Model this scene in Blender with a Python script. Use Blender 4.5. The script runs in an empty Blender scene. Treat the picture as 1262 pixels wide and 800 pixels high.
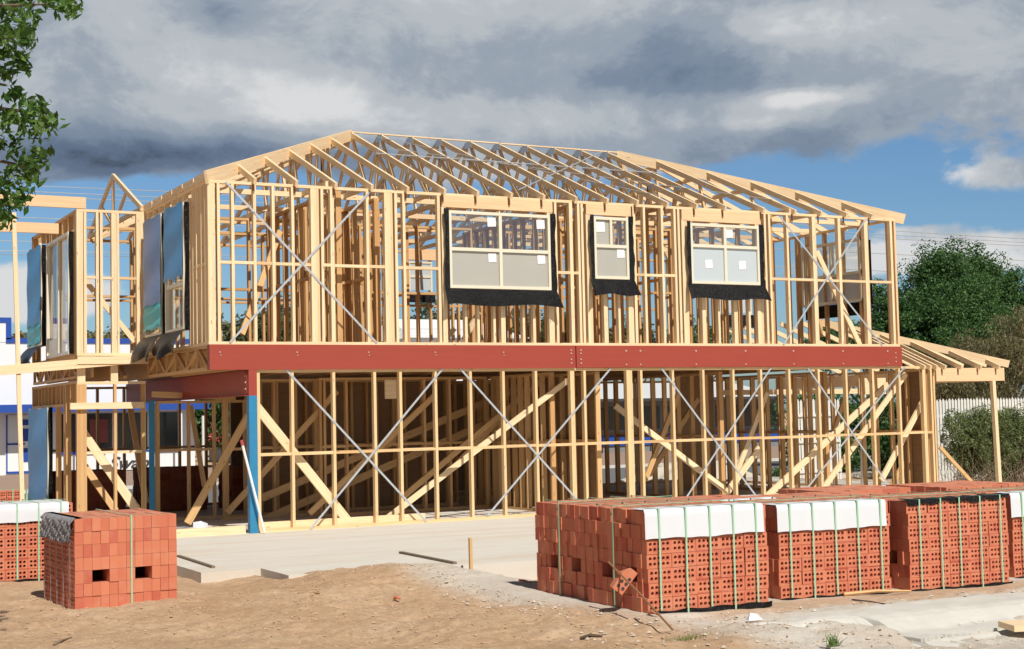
import bpy, math, random
import numpy as np
from mathutils import Vector, Matrix
random.seed(7); RNG = np.random.default_rng(7)
C = bpy.context.scene.collection
R = math.radians
V = lambda *a: np.array(a, float)

# ------------------------------------------------------------------ camera
PW, PH = 1262, 800
FL, YAW, PITCH, ROLL = 1800.05, 0.492482, 0.0612586, -0.0220278
CAM = V(-6.92584, -23.44093, 1.86840)
Fv = V(math.sin(YAW)*math.cos(PITCH), math.cos(YAW)*math.cos(PITCH), math.sin(PITCH))
R0 = V(math.cos(YAW), -math.sin(YAW), 0); U0 = np.cross(R0, Fv)
Rv = math.cos(ROLL)*R0 + math.sin(ROLL)*U0
Uv = -math.sin(ROLL)*R0 + math.cos(ROLL)*U0
cd = bpy.data.cameras.new('camera'); cam = bpy.data.objects.new('camera', cd); C.objects.link(cam)
cam.matrix_world = Matrix(((Rv[0], Uv[0], -Fv[0], CAM[0]), (Rv[1], Uv[1], -Fv[1], CAM[1]), (Rv[2], Uv[2], -Fv[2], CAM[2]), (0, 0, 0, 1)))
cd.sensor_width = 36; cd.lens = 36*FL/PW; cd.clip_end = 3000; cd.clip_start = .1
bpy.context.scene.camera = cam
def ray(x, y): return Fv*FL + Rv*(x-PW/2) + Uv*(PH/2-y)
def at(x, y, Y): d = ray(x, y); return CAM + d*((Y-CAM[1])/d[1])          # where a measured line of sight meets the plane Y
def atX(x, y, X): d = ray(x, y); return CAM + d*((X-CAM[0])/d[0])
def atZ(x, y, Z): d = ray(x, y); return CAM + d*((Z-CAM[2])/d[2])
def X0(x, y=450, Y=0.): return float(at(x, y, Y)[0])

# ------------------------------------------------------------------ tagging
def tag(o, label=None, cat=None, group=None, kind=None):
    if label: o['label'] = label
    if cat: o['category'] = cat
    if group: o['group'] = group
    if kind: o['kind'] = kind
    return o
def empty(name, loc=(0, 0, 0), rz=0, label=None, cat=None, group=None):
    o = bpy.data.objects.new(name, None); C.objects.link(o); o.location = loc; o.rotation_euler = (0, 0, rz)
    o.empty_display_size = .3
    return tag(o, label, cat, group)

# ------------------------------------------------------------------ mesh builder
class MB:
    def __init__(s): s.v = []; s.f = []; s.uv = []
    def quadface(s, idx, uvs): s.f.append(idx); s.uv.extend(uvs)
    def obox(s, o, a, b, c):
        """box from corner o with edge vectors a (grain), b, c"""
        o, a, b, c = (np.asarray(t, float) for t in (o, a, b, c))
        if np.dot(np.cross(a, b), c) < 0: o = o + b; b = -b
        la, lb, lc = (float(np.linalg.norm(t)) for t in (a, b, c))
        n = len(s.v); ru, rv = random.random()*50, random.random()*50
        for i in (0, 1):
            for j in (0, 1):
                for k in (0, 1): s.v.append(o + a*i + b*j + c*k)
        q = lambda i, j, k: n + i*4 + j*2 + k
        s.quadface([q(0,0,0), q(1,0,0), q(1,0,1), q(0,0,1)], [(ru, rv), (ru+la, rv), (ru+la, rv+lc), (ru, rv+lc)])
        s.quadface([q(0,1,0), q(0,1,1), q(1,1,1), q(1,1,0)], [(ru, rv+3), (ru, rv+3+lc), (ru+la, rv+3+lc), (ru+la, rv+3)])
        s.quadface([q(0,0,0), q(0,1,0), q(1,1,0), q(1,0,0)], [(ru, rv+6), (ru, rv+6+lb), (ru+la, rv+6+lb), (ru+la, rv+6)])
        s.quadface([q(0,0,1), q(1,0,1), q(1,1,1), q(0,1,1)], [(ru, rv+9), (ru+la, rv+9), (ru+la, rv+9+lb), (ru, rv+9+lb)])
        s.quadface([q(0,0,0), q(0,0,1), q(0,1,1), q(0,1,0)], [(ru, rv), (ru, rv+lc), (ru+lb, rv+lc), (ru+lb, rv)])
        s.quadface([q(1,0,0), q(1,1,0), q(1,1,1), q(1,0,1)], [(ru, rv), (ru+lb, rv), (ru+lb, rv+lc), (ru, rv+lc)])
    def box(s, x0, x1, y0, y1, z0, z1, grain='x'):
        if x1 < x0: x0, x1 = x1, x0
        e = {'x': V(x1-x0, 0, 0), 'y': V(0, y1-y0, 0), 'z': V(0, 0, z1-z0)}
        k = grain; o = [t for t in 'xyz' if t != k]
        s.obox((x0, y0, z0), e[k], e[o[0]], e[o[1]])
    def beam(s, p, q, w, d, side=(1, 0, 0)):
        """centreline p-q, w across the side direction, d across the third"""
        p, q = np.asarray(p, float), np.asarray(q, float); a = q-p; la = np.linalg.norm(a); u = a/la
        sd = np.asarray(side, float); sd = sd - u*np.dot(sd, u); sd /= np.linalg.norm(sd); t = np.cross(u, sd)
        s.obox(p - sd*w/2 - t*d/2, a, sd*w, t*d)
    def tube(s, pts, r, n=6, cap=True, r2=None):
        pts = [np.asarray(p, float) for p in pts]; rings = []
        for i, p in enumerate(pts):
            u = pts[min(i+1, len(pts)-1)] - pts[max(i-1, 0)]; u /= np.linalg.norm(u)+1e-9
            a = np.cross(u, V(0, 0, 1) if abs(u[2]) < .9 else V(1, 0, 0)); a /= np.linalg.norm(a); b = np.cross(u, a)
            rr = r if r2 is None else r + (r2-r)*i/(len(pts)-1)
            k0 = len(s.v); rings.append(k0)
            for k in range(n):
                t = 2*math.pi*k/n; s.v.append(p + (a*math.cos(t) + b*math.sin(t))*rr)
        for i in range(len(rings)-1):
            for k in range(n):
                a0, a1 = rings[i]+k, rings[i]+(k+1) % n; b0, b1 = rings[i+1]+k, rings[i+1]+(k+1) % n
                s.quadface([a0, b0, b1, a1], [(i, k), (i+1, k), (i+1, k+1), (i, k+1)])
        if cap:
            s.quadface([rings[0]+k for k in range(n)], [(0, 0)]*n)
            s.quadface([rings[-1]+k for k in reversed(range(n))], [(0, 0)]*n)
    def poly(s, vs, faces):
        n = len(s.v); s.v.extend(np.asarray(p, float) for p in vs)
        for f in faces: s.quadface([n+i for i in f], [(float(vs[i][0]), float(vs[i][2]+vs[i][1])) for i in f])
    def build(s, name, mat, parent=None, smooth=False):
        me = bpy.data.meshes.new(name)
        me.from_pydata([tuple(map(float, p)) for p in s.v], [], s.f)
        uv = me.uv_layers.new(name='UVMap'); uv.data.foreach_set('uv', np.array(s.uv, 'f').ravel())
        if smooth: me.polygons.foreach_set('use_smooth', [True]*len(me.polygons))
        me.materials.append(mat); me.update()
        o = bpy.data.objects.new(name, me); C.objects.link(o); o.parent = parent
        return o
def sheet(fn, nu, nv, thick=0.0, n_off=None):
    """grid surface fn(u,v)->point, optionally with thickness along n_off"""
    m = MB(); P = [[np.asarray(fn(i/nu, j/nv), float) for j in range(nv+1)] for i in range(nu+1)]
    def lay(off):
        n0 = len(m.v)
        for i in range(nu+1):
            for j in range(nv+1): m.v.append(P[i][j] + off)
        return n0
    idx = lambda n0, i, j: n0 + i*(nv+1) + j
    off = V(0, 0, 0) if n_off is None else np.asarray(n_off, float)
    a = lay(V(0, 0, 0)); b = lay(off*thick) if thick else None
    for i in range(nu):
        for j in range(nv):
            uvq = [(i/nu, j/nv), ((i+1)/nu, j/nv), ((i+1)/nu, (j+1)/nv), (i/nu, (j+1)/nv)]
            m.quadface([idx(a,i,j), idx(a,i+1,j), idx(a,i+1,j+1), idx(a,i,j+1)], uvq)
            if thick: m.quadface([idx(b,i,j), idx(b,i,j+1), idx(b,i+1,j+1), idx(b,i+1,j)], uvq)
    if thick:
        a = lay(V(0, 0, 0)); b = lay(off*thick)
        ring = [(i, 0) for i in range(nu)] + [(nu, j) for j in range(nv)] + [(i, nv) for i in range(nu, 0, -1)] + [(0, j) for j in range(nv, 0, -1)]
        for k in range(len(ring)):
            p, q = ring[k], ring[(k+1) % len(ring)]
            m.quadface([idx(a,*q), idx(a,*p), idx(b,*p), idx(b,*q)], [(0, 0)]*4)
    return m
def fast_quads(name, P, mat, parent=None):
    """P: (n,4,3) separate quads"""
    n = len(P); me = bpy.data.meshes.new(name)
    me.vertices.add(n*4); me.vertices.foreach_set('co', P.reshape(-1).astype('f'))
    me.loops.add(n*4); me.loops.foreach_set('vertex_index', np.arange(n*4, dtype='i'))
    me.polygons.add(n); me.polygons.foreach_set('loop_start', np.arange(0, n*4, 4, dtype='i')); me.polygons.foreach_set('loop_total', np.full(n, 4, 'i'))
    me.update(calc_edges=True); me.materials.append(mat)
    o = bpy.data.objects.new(name, me); C.objects.link(o); o.parent = parent
    return o

# ------------------------------------------------------------------ materials
class NT:
    def __init__(s, name):
        s.m = bpy.data.materials.new(name); s.m.use_nodes = True; s.t = s.m.node_tree; s.t.nodes.clear()
        s.out = s.t.nodes.new('ShaderNodeOutputMaterial'); s.b = s.t.nodes.new('ShaderNodeBsdfPrincipled')
        s.t.links.new(s.b.outputs[0], s.out.inputs[0])
    def n(s, typ, **kw):
        o = s.t.nodes.new(typ)
        for k, v in kw.items():
            if k in o.inputs.keys(): s.set(o.inputs[k], v)
            else: setattr(o, k, v)
        return o
    def set(s, inp, v):
        if isinstance(v, bpy.types.NodeSocket): s.t.links.new(v, inp)
        else: inp.default_value = v
    def ramp(s, fac, stops):
        r = s.n('ShaderNodeValToRGB'); s.set(r.inputs[0], fac); e = r.color_ramp.elements
        while len(e) < len(stops): e.new(.5)
        for i, (p, c) in enumerate(stops): e[i].position = p; e[i].color = (*c, 1) if len(c) == 3 else c
        return r.outputs[0]
    def mix(s, fac, a, b, mode='MIX'):
        r = s.n('ShaderNodeMix', data_type='RGBA', blend_type=mode); s.set(r.inputs[0], fac)
        for k, v in ((6, a), (7, b)): s.set(r.inputs[k], v if isinstance(v, bpy.types.NodeSocket) else (*v, 1))
        return r.outputs[2]
    def noise(s, vec, scale, detail=4, rough=.5, dist=0):
        r = s.n('ShaderNodeTexNoise'); r.inputs['Scale'].default_value = scale; r.inputs['Detail'].default_value = detail
        r.inputs['Roughness'].default_value = rough; r.inputs['Distortion'].default_value = dist
        if vec is not None: s.t.links.new(vec, r.inputs['Vector'])
        return r.outputs['Fac']
    def mapping(s, vec, scale, loc=(0, 0, 0), rot=(0, 0, 0)):
        r = s.n('ShaderNodeMapping'); s.t.links.new(vec, r.inputs[0]); r.inputs['Scale'].default_value = scale; r.inputs['Location'].default_value = loc; r.inputs['Rotation'].default_value = rot
        return r.outputs[0]
    def math(s, op, a, b=0.0, clamp=False):
        r = s.n('ShaderNodeMath', operation=op, use_clamp=clamp); s.set(r.inputs[0], a); s.set(r.inputs[1], b); return r.outputs[0]
    def coord(s, k='Object'): return s.n('ShaderNodeTexCoord').outputs[k]
    def island(s): return s.n('ShaderNodeNewGeometry').outputs['Random Per Island']
    def bump(s, h, strength=.3, dist=.01):
        r = s.n('ShaderNodeBump'); r.inputs['Strength'].default_value = strength; r.inputs['Distance'].default_value = dist
        s.t.links.new(h, r.inputs['Height']); s.t.links.new(r.outputs[0], s.b.inputs['Normal'])
    def done(s, col=None, rough=.7, metal=0, spec=None):
        if col is not None: s.set(s.b.inputs['Base Color'], col if isinstance(col, bpy.types.NodeSocket) else (*col, 1))
        s.set(s.b.inputs['Roughness'], rough); s.b.inputs['Metallic'].default_value = metal
        if spec is not None: s.b.inputs['Specular IOR Level'].default_value = spec
        return s.m
def m_pine(name, base, dark, knots=True):
    t = NT(name); uv = t.coord('UV')
    g1 = t.noise(t.mapping(uv, (1.2, 38, 1)), 1.0, 5, .6, .6)
    g2 = t.noise(t.mapping(uv, (.5, 9, 1)), 1.0, 3, .5, 1.0)
    c = t.mix(t.ramp(g1, [(.32, (0, 0, 0)), (.62, (1, 1, 1))]), base, dark)
    c = t.mix(t.math('MULTIPLY', g2, .5), c, tuple(x*1.12 for x in base))
    isl = t.island()
    c = t.mix(1, c, t.ramp(isl, [(0, (.74, .68, .60)), (.2, (1.0, .96, .90)), (.45, (.86, .80, .71)), (.65, (1.08, 1.07, 1.05)), (.85, (.96, .92, .86)), (1, (.84, .70, .55))]), 'MULTIPLY')
    if knots:
        vo = t.n('ShaderNodeTexVoronoi'); t.t.links.new(t.mapping(uv, (2.2, 14, 1)), vo.inputs['Vector']); vo.inputs['Scale'].default_value = 1
        c = t.mix(t.math('LESS_THAN', vo.outputs['Distance'], .085), c, tuple(x*.42 for x in dark))
    t.bump(g1, .15, .004)
    return t.done(c, .62, spec=.3)
M = {}
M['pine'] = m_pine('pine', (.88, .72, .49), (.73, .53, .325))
M['pine_b'] = m_pine('brown_pine', (.68, .45, .23), (.54, .325, .145))  # darker, browner copy of pine, mostly for inner framing and props
M['pine_g'] = m_pine('golden_pine', (.82, .61, .36), (.67, .45, .235))
M['lvl'] = m_pine('laminated_timber', (.80, .57, .36), (.70, .47, .28), False)
M['board'] = m_pine('brown_particleboard', (.30, .185, .10), (.22, .13, .07), False)
def m_plain(name, col, rough=.5, metal=0, var=.12, sc=6, spec=None, bumps=0):
    t = NT(name); n = t.noise(t.coord(), sc, 6, .6)
    c = t.mix(n, tuple(x*(1-var) for x in col), tuple(min(1, x*(1+var)) for x in col))
    if bumps: t.bump(t.noise(t.coord(), sc*3, 5, .6), bumps, .01)
    return t.done(c, rough, metal, spec)
def m_redpaint():
    t = NT('red_primer_paint'); co = t.coord()
    n = t.noise(t.mapping(co, (.6, 6, 14)), 2, 6, .65); n2 = t.noise(co, 1.3, 3)
    c = t.mix(n, (.27, .036, .022), (.36, .052, .030)); c = t.mix(t.math('MULTIPLY', n2, .35), c, (.38, .075, .045))
    s = t.noise(t.mapping(co, (3, 3, 3)), 9, 5, .7); c = t.mix(t.ramp(s, [(.66, (0, 0, 0)), (.74, (.5, .5, .5))]), c, (.45, .20, .14))
    return t.done(c, .55)
M['red'] = m_redpaint()
M['bluepaint'] = m_plain('blue_steel_paint', (.025, .21, .40), .45, 0, .2, 9)
M['galv'] = m_plain('galvanised_steel', (.60, .63, .66), .42, .55, .22, 25)
M['cream'] = m_plain('cream_aluminium', (.74, .69, .55), .35, 0, .04, 3)
M['steelbolt'] = m_plain('bolt_steel', (.62, .50, .44), .4, .4, .2, 40)
def m_film(name, col, rough, crease=.8, sc=5, spec=.5):
    t = NT(name); co = t.coord(); a = t.noise(co, sc, 3, .5, 1.5); b = t.noise(co, sc*3.3, 5, .7, 2)
    h = t.math('ADD', a, t.math('MULTIPLY', b, .6)); t.bump(h, crease, .06)
    return t.done(t.mix(b, tuple(x*.75 for x in col), tuple(min(1, x*1.3) for x in col)), rough, 0, spec)
M['black'] = m_film('black_damp_course_film', (.005, .005, .006), .3, .6, 8, .22)
M['bluefilm'] = m_film('blue_protective_film', (.06, .38, 1.0), .3, .6, 26, .4)
M['tealfilm'] = m_film('teal_protective_film', (.05, .60, .70), .3, .6, 26, .4)
M['cloudyfilm'] = m_film('grey_blue_protective_film', (.20, .38, .85), .28, .7, 28, .45)
M['clearfilm'] = m_film('crinkled_clear_film', (.42, .40, .42), .2, 1., 14)
M['paper'] = m_plain('white_cover_sheet', (.68, .70, .74), .5, 0, .05, 1.5)
M['sticker'] = m_plain('white_sticker', (.85, .85, .83), .6, 0, .03)
def m_glass():
    t = NT('window_glass'); t.t.nodes.remove(t.b)
    g = t.n('ShaderNodeBsdfGlossy'); g.inputs['Roughness'].default_value = .02; tr = t.n('ShaderNodeBsdfTransparent'); tr.inputs[0].default_value = (.95, .97, .96, 1)
    fw = t.n('ShaderNodeLayerWeight'); fw.inputs[0].default_value = .5; fo = t.math('ADD', t.math('MULTIPLY', t.math('POWER', fw.outputs['Facing'], 3.0), .5), .10)
    mx = t.n('ShaderNodeMixShader'); t.t.links.new(fo, mx.inputs[0]); t.t.links.new(tr.outputs[0], mx.inputs[1]); t.t.links.new(g.outputs[0], mx.inputs[2]); t.t.links.new(mx.outputs[0], t.out.inputs[0])
    return t.m
M['glass'] = m_glass()
M['frost'] = m_plain('obscure_glass', (.42, .41, .37), .35, 0, .06, 2.0)
M['frostblue'] = m_plain('pale_obscure_glass', (.50, .56, .60), .35, 0, .05, 1.5)
M['darkglass'] = m_plain('dark_shop_glass', (.03, .035, .04), .08, 0, .4, .6)
def m_brick(name='red_clay_brick', k=1.0):
    t = NT(name); co = t.coord(); isl = t.island()
    c = t.ramp(isl, [(0, (.48, .12, .075)), (.12, (.57, .16, .10)), (.35, (.61, .205, .115)), (.7, (.66, .24, .135)), (1, (.57, .18, .10))])
    n = t.noise(co, 90, 4, .7); n2 = t.noise(co, 7, 4, .6)
    c = t.mix(t.math('MULTIPLY', n, .25), c, (.45, .12, .07)); c = t.mix(t.ramp(n2, [(.5, (0, 0, 0)), (.8, (.35, .35, .35))]), c, (.66, .36, .26))
    ge = t.n('ShaderNodeNewGeometry').outputs['Normal']; sx = t.n('ShaderNodeSeparateXYZ'); t.t.links.new(ge, sx.inputs[0])
    dust = t.math('MULTIPLY', t.math('MULTIPLY', sx.outputs['Z'], t.ramp(t.noise(co, 4, 5, .7), [(.3, (0, 0, 0)), (.7, (1, 1, 1))])), .55, True)
    c = t.mix(dust, c, (.55, .36, .25))
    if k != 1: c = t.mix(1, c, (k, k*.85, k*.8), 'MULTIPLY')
    t.bump(t.noise(co, 120, 6, .75), .5, .004)
    return t.done(c, .85, spec=.2)
M['brick'] = m_brick(); M['brickdark'] = m_brick('shaded_clay_brick', .38)  # second copy: brick colour darkened to paint in shade on the indoor packs
M['strap'] = m_plain('pale_green_strap', (.34, .58, .38), .4, 0, .12, 12)
def m_dirt():
    t = NT('sandy_dirt'); co = t.coord()
    a = t.noise(co, .9, 6, .6, .4); b = t.noise(co, 14, 8, .72); c2 = t.noise(co, 70, 6, .75); w = t.noise(co, .22, 4, .6)
    c = t.ramp(a, [(.28, (.50, .325, .195)), (.45, (.60, .405, .255)), (.62, (.66, .47, .31)), (.8, (.72, .56, .40))])
    c = t.mix(t.ramp(b, [(.35, (.55, .55, .55)), (.6, (0, 0, 0))]), c, (.34, .215, .13)); c = t.mix(t.ramp(c2, [(.55, (0, 0, 0)), (.8, (.55, .55, .55))]), c, (.62, .50, .36))
    vc = t.n('ShaderNodeVertexColor', layer_name='mix').outputs[0]
    pale = t.mix(b, (.54, .49, .42), (.76, .71, .63)); fac = t.math('MULTIPLY', vc, t.math('ADD', t.math('MULTIPLY', a, 1.1), .35), True)
    c = t.mix(fac, c, pale)
    h = t.math('ADD', t.math('MULTIPLY', b, .7), t.math('MULTIPLY', c2, .4)); t.bump(h, .9, .035)
    return t.done(c, .95, spec=.1)
M['dirt'] = m_dirt()
def m_concrete(name, a, b, dust, streak=True, scale=1.0):
    t = NT(name); co = t.coord(); n = t.noise(co, 1.6*scale, 8, .62); f = t.noise(co, 40*scale, 5, .7)
    c = t.mix(n, a, b)
    s = t.noise(t.mapping(co, (.22, 2.1, 1)), 1.0, 5, .6, .3)
    c = t.mix(t.ramp(s, [(.47, (0, 0, 0)), (.62, (.45, .45, .45))] if streak else [(.6, (0, 0, 0)), (.9, (.5, .5, .5))]), c, dust)
    c = t.mix(t.math('MULTIPLY', f, .25), c, tuple(x*.7 for x in a)); t.bump(f, .5, .006)
    return t.done(c, .9, spec=.15)
M['slab'] = m_concrete('slab_concrete', (.62, .59, .53), (.74, .71, .645), (.60, .48, .35))
M['path'] = m_concrete('kerb_concrete', (.52, .50, .45), (.77, .75, .70), (.56, .46, .35), False, 2.6)
M['asphalt'] = m_concrete('asphalt', (.15, .155, .165), (.20, .205, .215), (.24, .23, .22), False)
M['pave'] = m_concrete('far_footpath', (.34, .24, .18), (.42, .31, .24), (.36, .28, .2), False)
M['white'] = m_plain('white_render', (.78, .79, .80), .7, 0, .03, .6)
M['whitewood'] = m_plain('white_painted_wood', (.72, .72, .68), .6, 0, .08, 5)
M['blue'] = m_plain('royal_blue_paint', (.015, .07, .36), .5, 0, .08, 2)
M['grey'] = m_plain('grey_wall', (.20, .21, .22), .6, 0, .15, .8)
M['roofmetal'] = m_plain('pale_metal_roof', (.66, .68, .70), .4, 0, .06, .5)
M['redposter'] = m_plain('dull_red_poster', (.22, .05, .04), .6, 0, .3, 1)
M['darkwood'] = m_plain('dark_metal', (.05, .05, .055), .5, 0, .2, 2)
M['wire'] = m_plain('power_wire', (.30, .32, .35), .5, 0, .05)
M['sand'] = m_plain('pale_sand', (.55, .50, .41), .95, 0, .2, 3, bumps=.5)
M['rust'] = m_plain('rusty_steel', (.30, .15, .07), .8, .1, .3, 30)
M['pvc'] = m_plain('white_pvc', (.82, .82, .80), .35, 0, .02)
M['stone'] = m_plain('pebble', (.52, .345, .23), .9, 0, .35, 4)
M['rubble'] = m_plain('pale_rubble', (.55, .48, .39), .9, 0, .25, 4)
def m_leaf(name, stops, rough=.5, trans=.3):
    t = NT(name); isl = t.island(); n = t.noise(t.coord(), 1.2, 3)
    c = t.ramp(t.math('ADD', t.math('MULTIPLY', isl, .6), t.math('MULTIPLY', n, .4)), stops)
    m = t.done(c, rough, spec=.3)
    tl = t.n('ShaderNodeBsdfTranslucent'); t.t.links.new(c, tl.inputs[0]); mx = t.n('ShaderNodeMixShader'); mx.inputs[0].default_value = trans
    t.t.links.new(t.b.outputs[0], mx.inputs[1]); t.t.links.new(tl.outputs[0], mx.inputs[2]); t.t.links.new(mx.outputs[0], t.out.inputs[0])
    return m
M['leaf_near'] = m_leaf('bright_leaf', [(.2, (.04, .10, .02)), (.5, (.09, .19, .04)), (.8, (.19, .33, .08))], .4, .5)
M['leaf_green'] = m_leaf('deep_green_leaf', [(.2, (.04, .095, .03)), (.5, (.07, .155, .045)), (.8, (.12, .235, .07))])
M['leaf_olive'] = m_leaf('olive_leaf', [(.2, (.10, .10, .045)), (.5, (.20, .18, .085)), (.8, (.30, .26, .14))])
M['leaf_bush'] = m_leaf('bush_leaf', [(.2, (.09, .12, .045)), (.5, (.16, .21, .08)), (.8, (.26, .31, .14))])
M['leaf_far'] = m_leaf('far_leaf', [(.2, (.06, .075, .03)), (.5, (.11, .125, .05)), (.8, (.16, .17, .08))])
M['twig'] = m_plain('dry_twig', (.20, .15, .10), .9, 0, .3, 4)
M['bark'] = m_plain('bark', (.14, .10, .07), .9, 0, .3, 6, bumps=.6)
M['flower'] = m_plain('red_flower', (.45, .07, .08), .6, 0, .3, 5)
M['grass'] = m_leaf('grass_blade', [(.2, (.07, .13, .03)), (.6, (.13, .22, .05)), (.9, (.22, .27, .10))])

# ------------------------------------------------------------------ world and sun
SAZ, SEL = 2.5, 48          # sun is SAZ degrees to the left of straight out from the facade
w = bpy.data.worlds.new('World'); bpy.context.scene.world = w; w.use_nodes = True
nt = w.node_tree; nt.nodes.clear(); L = nt.links.new
def wn(t, **k):
    o = nt.nodes.new(t)
    for a, b in k.items(): setattr(o, a, b)
    return o
out = wn('ShaderNodeOutputWorld'); sky = wn('ShaderNodeTexSky', sky_type='NISHITA'); sky.sun_disc = False
sky.sun_elevation = R(SEL); sky.sun_rotation = R(180+SAZ); sky.air_density = 1.1; sky.dust_density = .6; sky.ozone_density = 2.2; sky.altitude = 50
bg1 = wn('ShaderNodeBackground'); bg1.inputs[1].default_value = .095; tint = wn('ShaderNodeMix', data_type='RGBA', blend_type='MULTIPLY'); tint.inputs[0].default_value = 1; tint.inputs[7].default_value = (.56, .76, .97, 1); L(sky.outputs[0], tint.inputs[6]); L(tint.outputs[2], bg1.inputs[0])
tc = wn('ShaderNodeTexCoord'); sep = wn('ShaderNodeSeparateXYZ'); L(tc.outputs['Generated'], sep.inputs[0])
def wm(op, a, b=0.0, clamp=False):
    o = wn('ShaderNodeMath', operation=op, use_clamp=clamp)
    for i, x in enumerate((a, b)):
        if isinstance(x, bpy.types.NodeSocket): L(x, o.inputs[i])
        else: o.inputs[i].default_value = x
    return o.outputs[0]
def wnoise(vec, sc, det, rough, dist=0., loc=(0, 0, 0), scale=(1, 1, 1)):
    mp = wn('ShaderNodeMapping'); L(vec, mp.inputs[0]); mp.inputs['Location'].default_value = loc; mp.inputs['Scale'].default_value = scale
    o = wn('ShaderNodeTexNoise'); L(mp.outputs[0], o.inputs['Vector']); o.inputs['Scale'].default_value = sc; o.inputs['Detail'].default_value = det; o.inputs['Roughness'].default_value = rough; o.inputs['Distortion'].default_value = dist
    return o.outputs['Fac']
def wramp(f, stops):
    r = wn('ShaderNodeValToRGB'); L(f, r.inputs[0]); e = r.color_ramp.elements; r.color_ramp.interpolation = 'EASE'
    while len(e) < len(stops): e.new(.5)
    for i, (p, c) in enumerate(stops): e[i].position = p; e[i].color = (*c, 1)
    return r.outputs[0]
# cloud deck projected on a plane overhead so that it flattens towards the horizon
zz = wm('ADD', wm('MAXIMUM', sep.outputs['Z'], 0.0), .10)
cv = wn('ShaderNodeCombineXYZ'); L(wm('DIVIDE', sep.outputs['X'], zz), cv.inputs[0]); L(wm('DIVIDE', sep.outputs['Y'], zz), cv.inputs[1])
plane = cv.outputs[0]; gen = tc.outputs['Generated']
def gauss(px, py, sx, sy, amp):
    """soft bank of cloud round one compass direction and height"""
    d = ray(px, py); d = d/np.linalg.norm(d); rr = np.cross(d, V(0, 0, 1)); rr /= np.linalg.norm(rr); uu = np.cross(rr, d)
    def dot(v):
        o = wn('ShaderNodeVectorMath', operation='DOT_PRODUCT'); L(gen, o.inputs[0]); o.inputs[1].default_value = tuple(v); return o.outputs['Value']
    a = wm('DIVIDE', dot(rr), sx/FL); b = wm('DIVIDE', dot(uu), sy/FL)
    q = wm('ADD', wm('MULTIPLY', a, a), wm('MULTIPLY', b, b))
    fw = wm('GREATER_THAN', dot(d), 0)
    return wm('MULTIPLY', wm('MULTIPLY', wm('POWER', 2.718, wm('MULTIPLY', q, -1)), amp), fw)
def total(base, items):
    for it in items: base = wm('ADD', base, gauss(*it))
    return base
el = sep.outputs['Z']
cover = wnoise(gen, 4.2, 10, .60, .25, (3.1, 1.7, 0), (1, 1, 1.9)); fine = wnoise(gen, 15, 8, .62, .3, (1, 5, 0), (1, 1, 1.7))
den = wm('ADD', wm('MULTIPLY', cover, .75), wm('MULTIPLY', fine, .30))
den = wm('ADD', den, wm('MULTIPLY', wm('SUBTRACT', el, .155), 2.6))
den = total(den, [(330, 150, 330, 55, .20), (700, 150, 300, 55, .20), (60, 120, 160, 90, .25), (1000, 110, 260, 45, .18), (160, 255, 130, 30, -.30), (420, 215, 200, 20, -.08), (860, 230, 90, 20, -.03), (1030, 235, 130, 28, -.16), (1130, 222, 90, 18, .10),
                  (1190, 315, 170, 26, .42), (1120, 282, 60, 9, .14), (30, 365, 130, 45, .42), (520, 270, 140, 50, -.10), (1240, 215, 60, 20, .12), (330, 300, 160, 60, -.22)])
mask = wramp(den, [(.495, (0, 0, 0)), (.60, (1, 1, 1))])
tone = wm('ADD', wm('MULTIPLY', wnoise(gen, 5.5, 10, .62, .35, (7.3, 2.2, 0), (1, 1, 1.9)), .80), wm('MULTIPLY', wnoise(gen, 16, 9, .66, .5, (4, 1, 0), (1, 1, 1.6)), .38))
tone = total(wm('SUBTRACT', tone, .06), [(130, 70, 130, 90, .10), (330, 125, 150, 40, .13), (250, 30, 90, 40, -.02), (290, 20, 60, 22, -.14), (150, 190, 200, 30, -.26), (430, 185, 200, 22, -.12), (600, 140, 250, 24, .14), (480, 80, 120, 40, -.10), (960, 30, 130, 32, .16), (760, 60, 190, 40, -.10),
                    (860, 100, 160, 25, -.12), (990, 122, 75, 12, .32), (940, 150, 60, 12, .24), (900, 195, 190, 22, -.14), (1120, 130, 120, 30, -.06), (1140, 210, 80, 24, .24), (1200, 320, 160, 40, .22), (30, 380, 150, 60, .25), (1200, 60, 120, 40, .04)])
# unseen cloud overhead, dimmed on purpose to weaken the fill light
tone = wm('SUBTRACT', tone, wm('MULTIPLY', wm('MAXIMUM', wm('SUBTRACT', el, .30), 0.0), 2.2))
ccol = wramp(tone, [(.06, (.05, .065, .09)), (.20, (.16, .22, .33)), (.34, (.27, .345, .46)), (.47, (.42, .49, .58)), (.60, (.62, .67, .72)), (.76, (.92, .93, .94))])
bg2 = wn('ShaderNodeBackground'); L(ccol, bg2.inputs[0]); bg2.inputs[1].default_value = .76
mx = wn('ShaderNodeMixShader'); L(mask, mx.inputs[0]); L(bg1.outputs[0], mx.inputs[1]); L(bg2.outputs[0], mx.inputs[2]); L(mx.outputs[0], out.inputs[0])
sd = bpy.data.lights.new('sun', 'SUN'); sd.energy = 4.8; sd.angle = R(.5); sd.color = (1, .945, .86)
so = bpy.data.objects.new('sun', sd); C.objects.link(so)
S = Vector((-math.sin(R(SAZ))*math.cos(R(SEL)), -math.cos(R(SAZ))*math.cos(R(SEL)), math.sin(R(SEL))))
so.rotation_euler = S.to_track_quat('Z', 'Y').to_euler()
vs = bpy.context.scene.view_settings; vs.view_transform = 'Standard'; vs.look = 'None'; vs.exposure = .0; vs.gamma = 1; vs.use_curve_mapping = False

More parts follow.
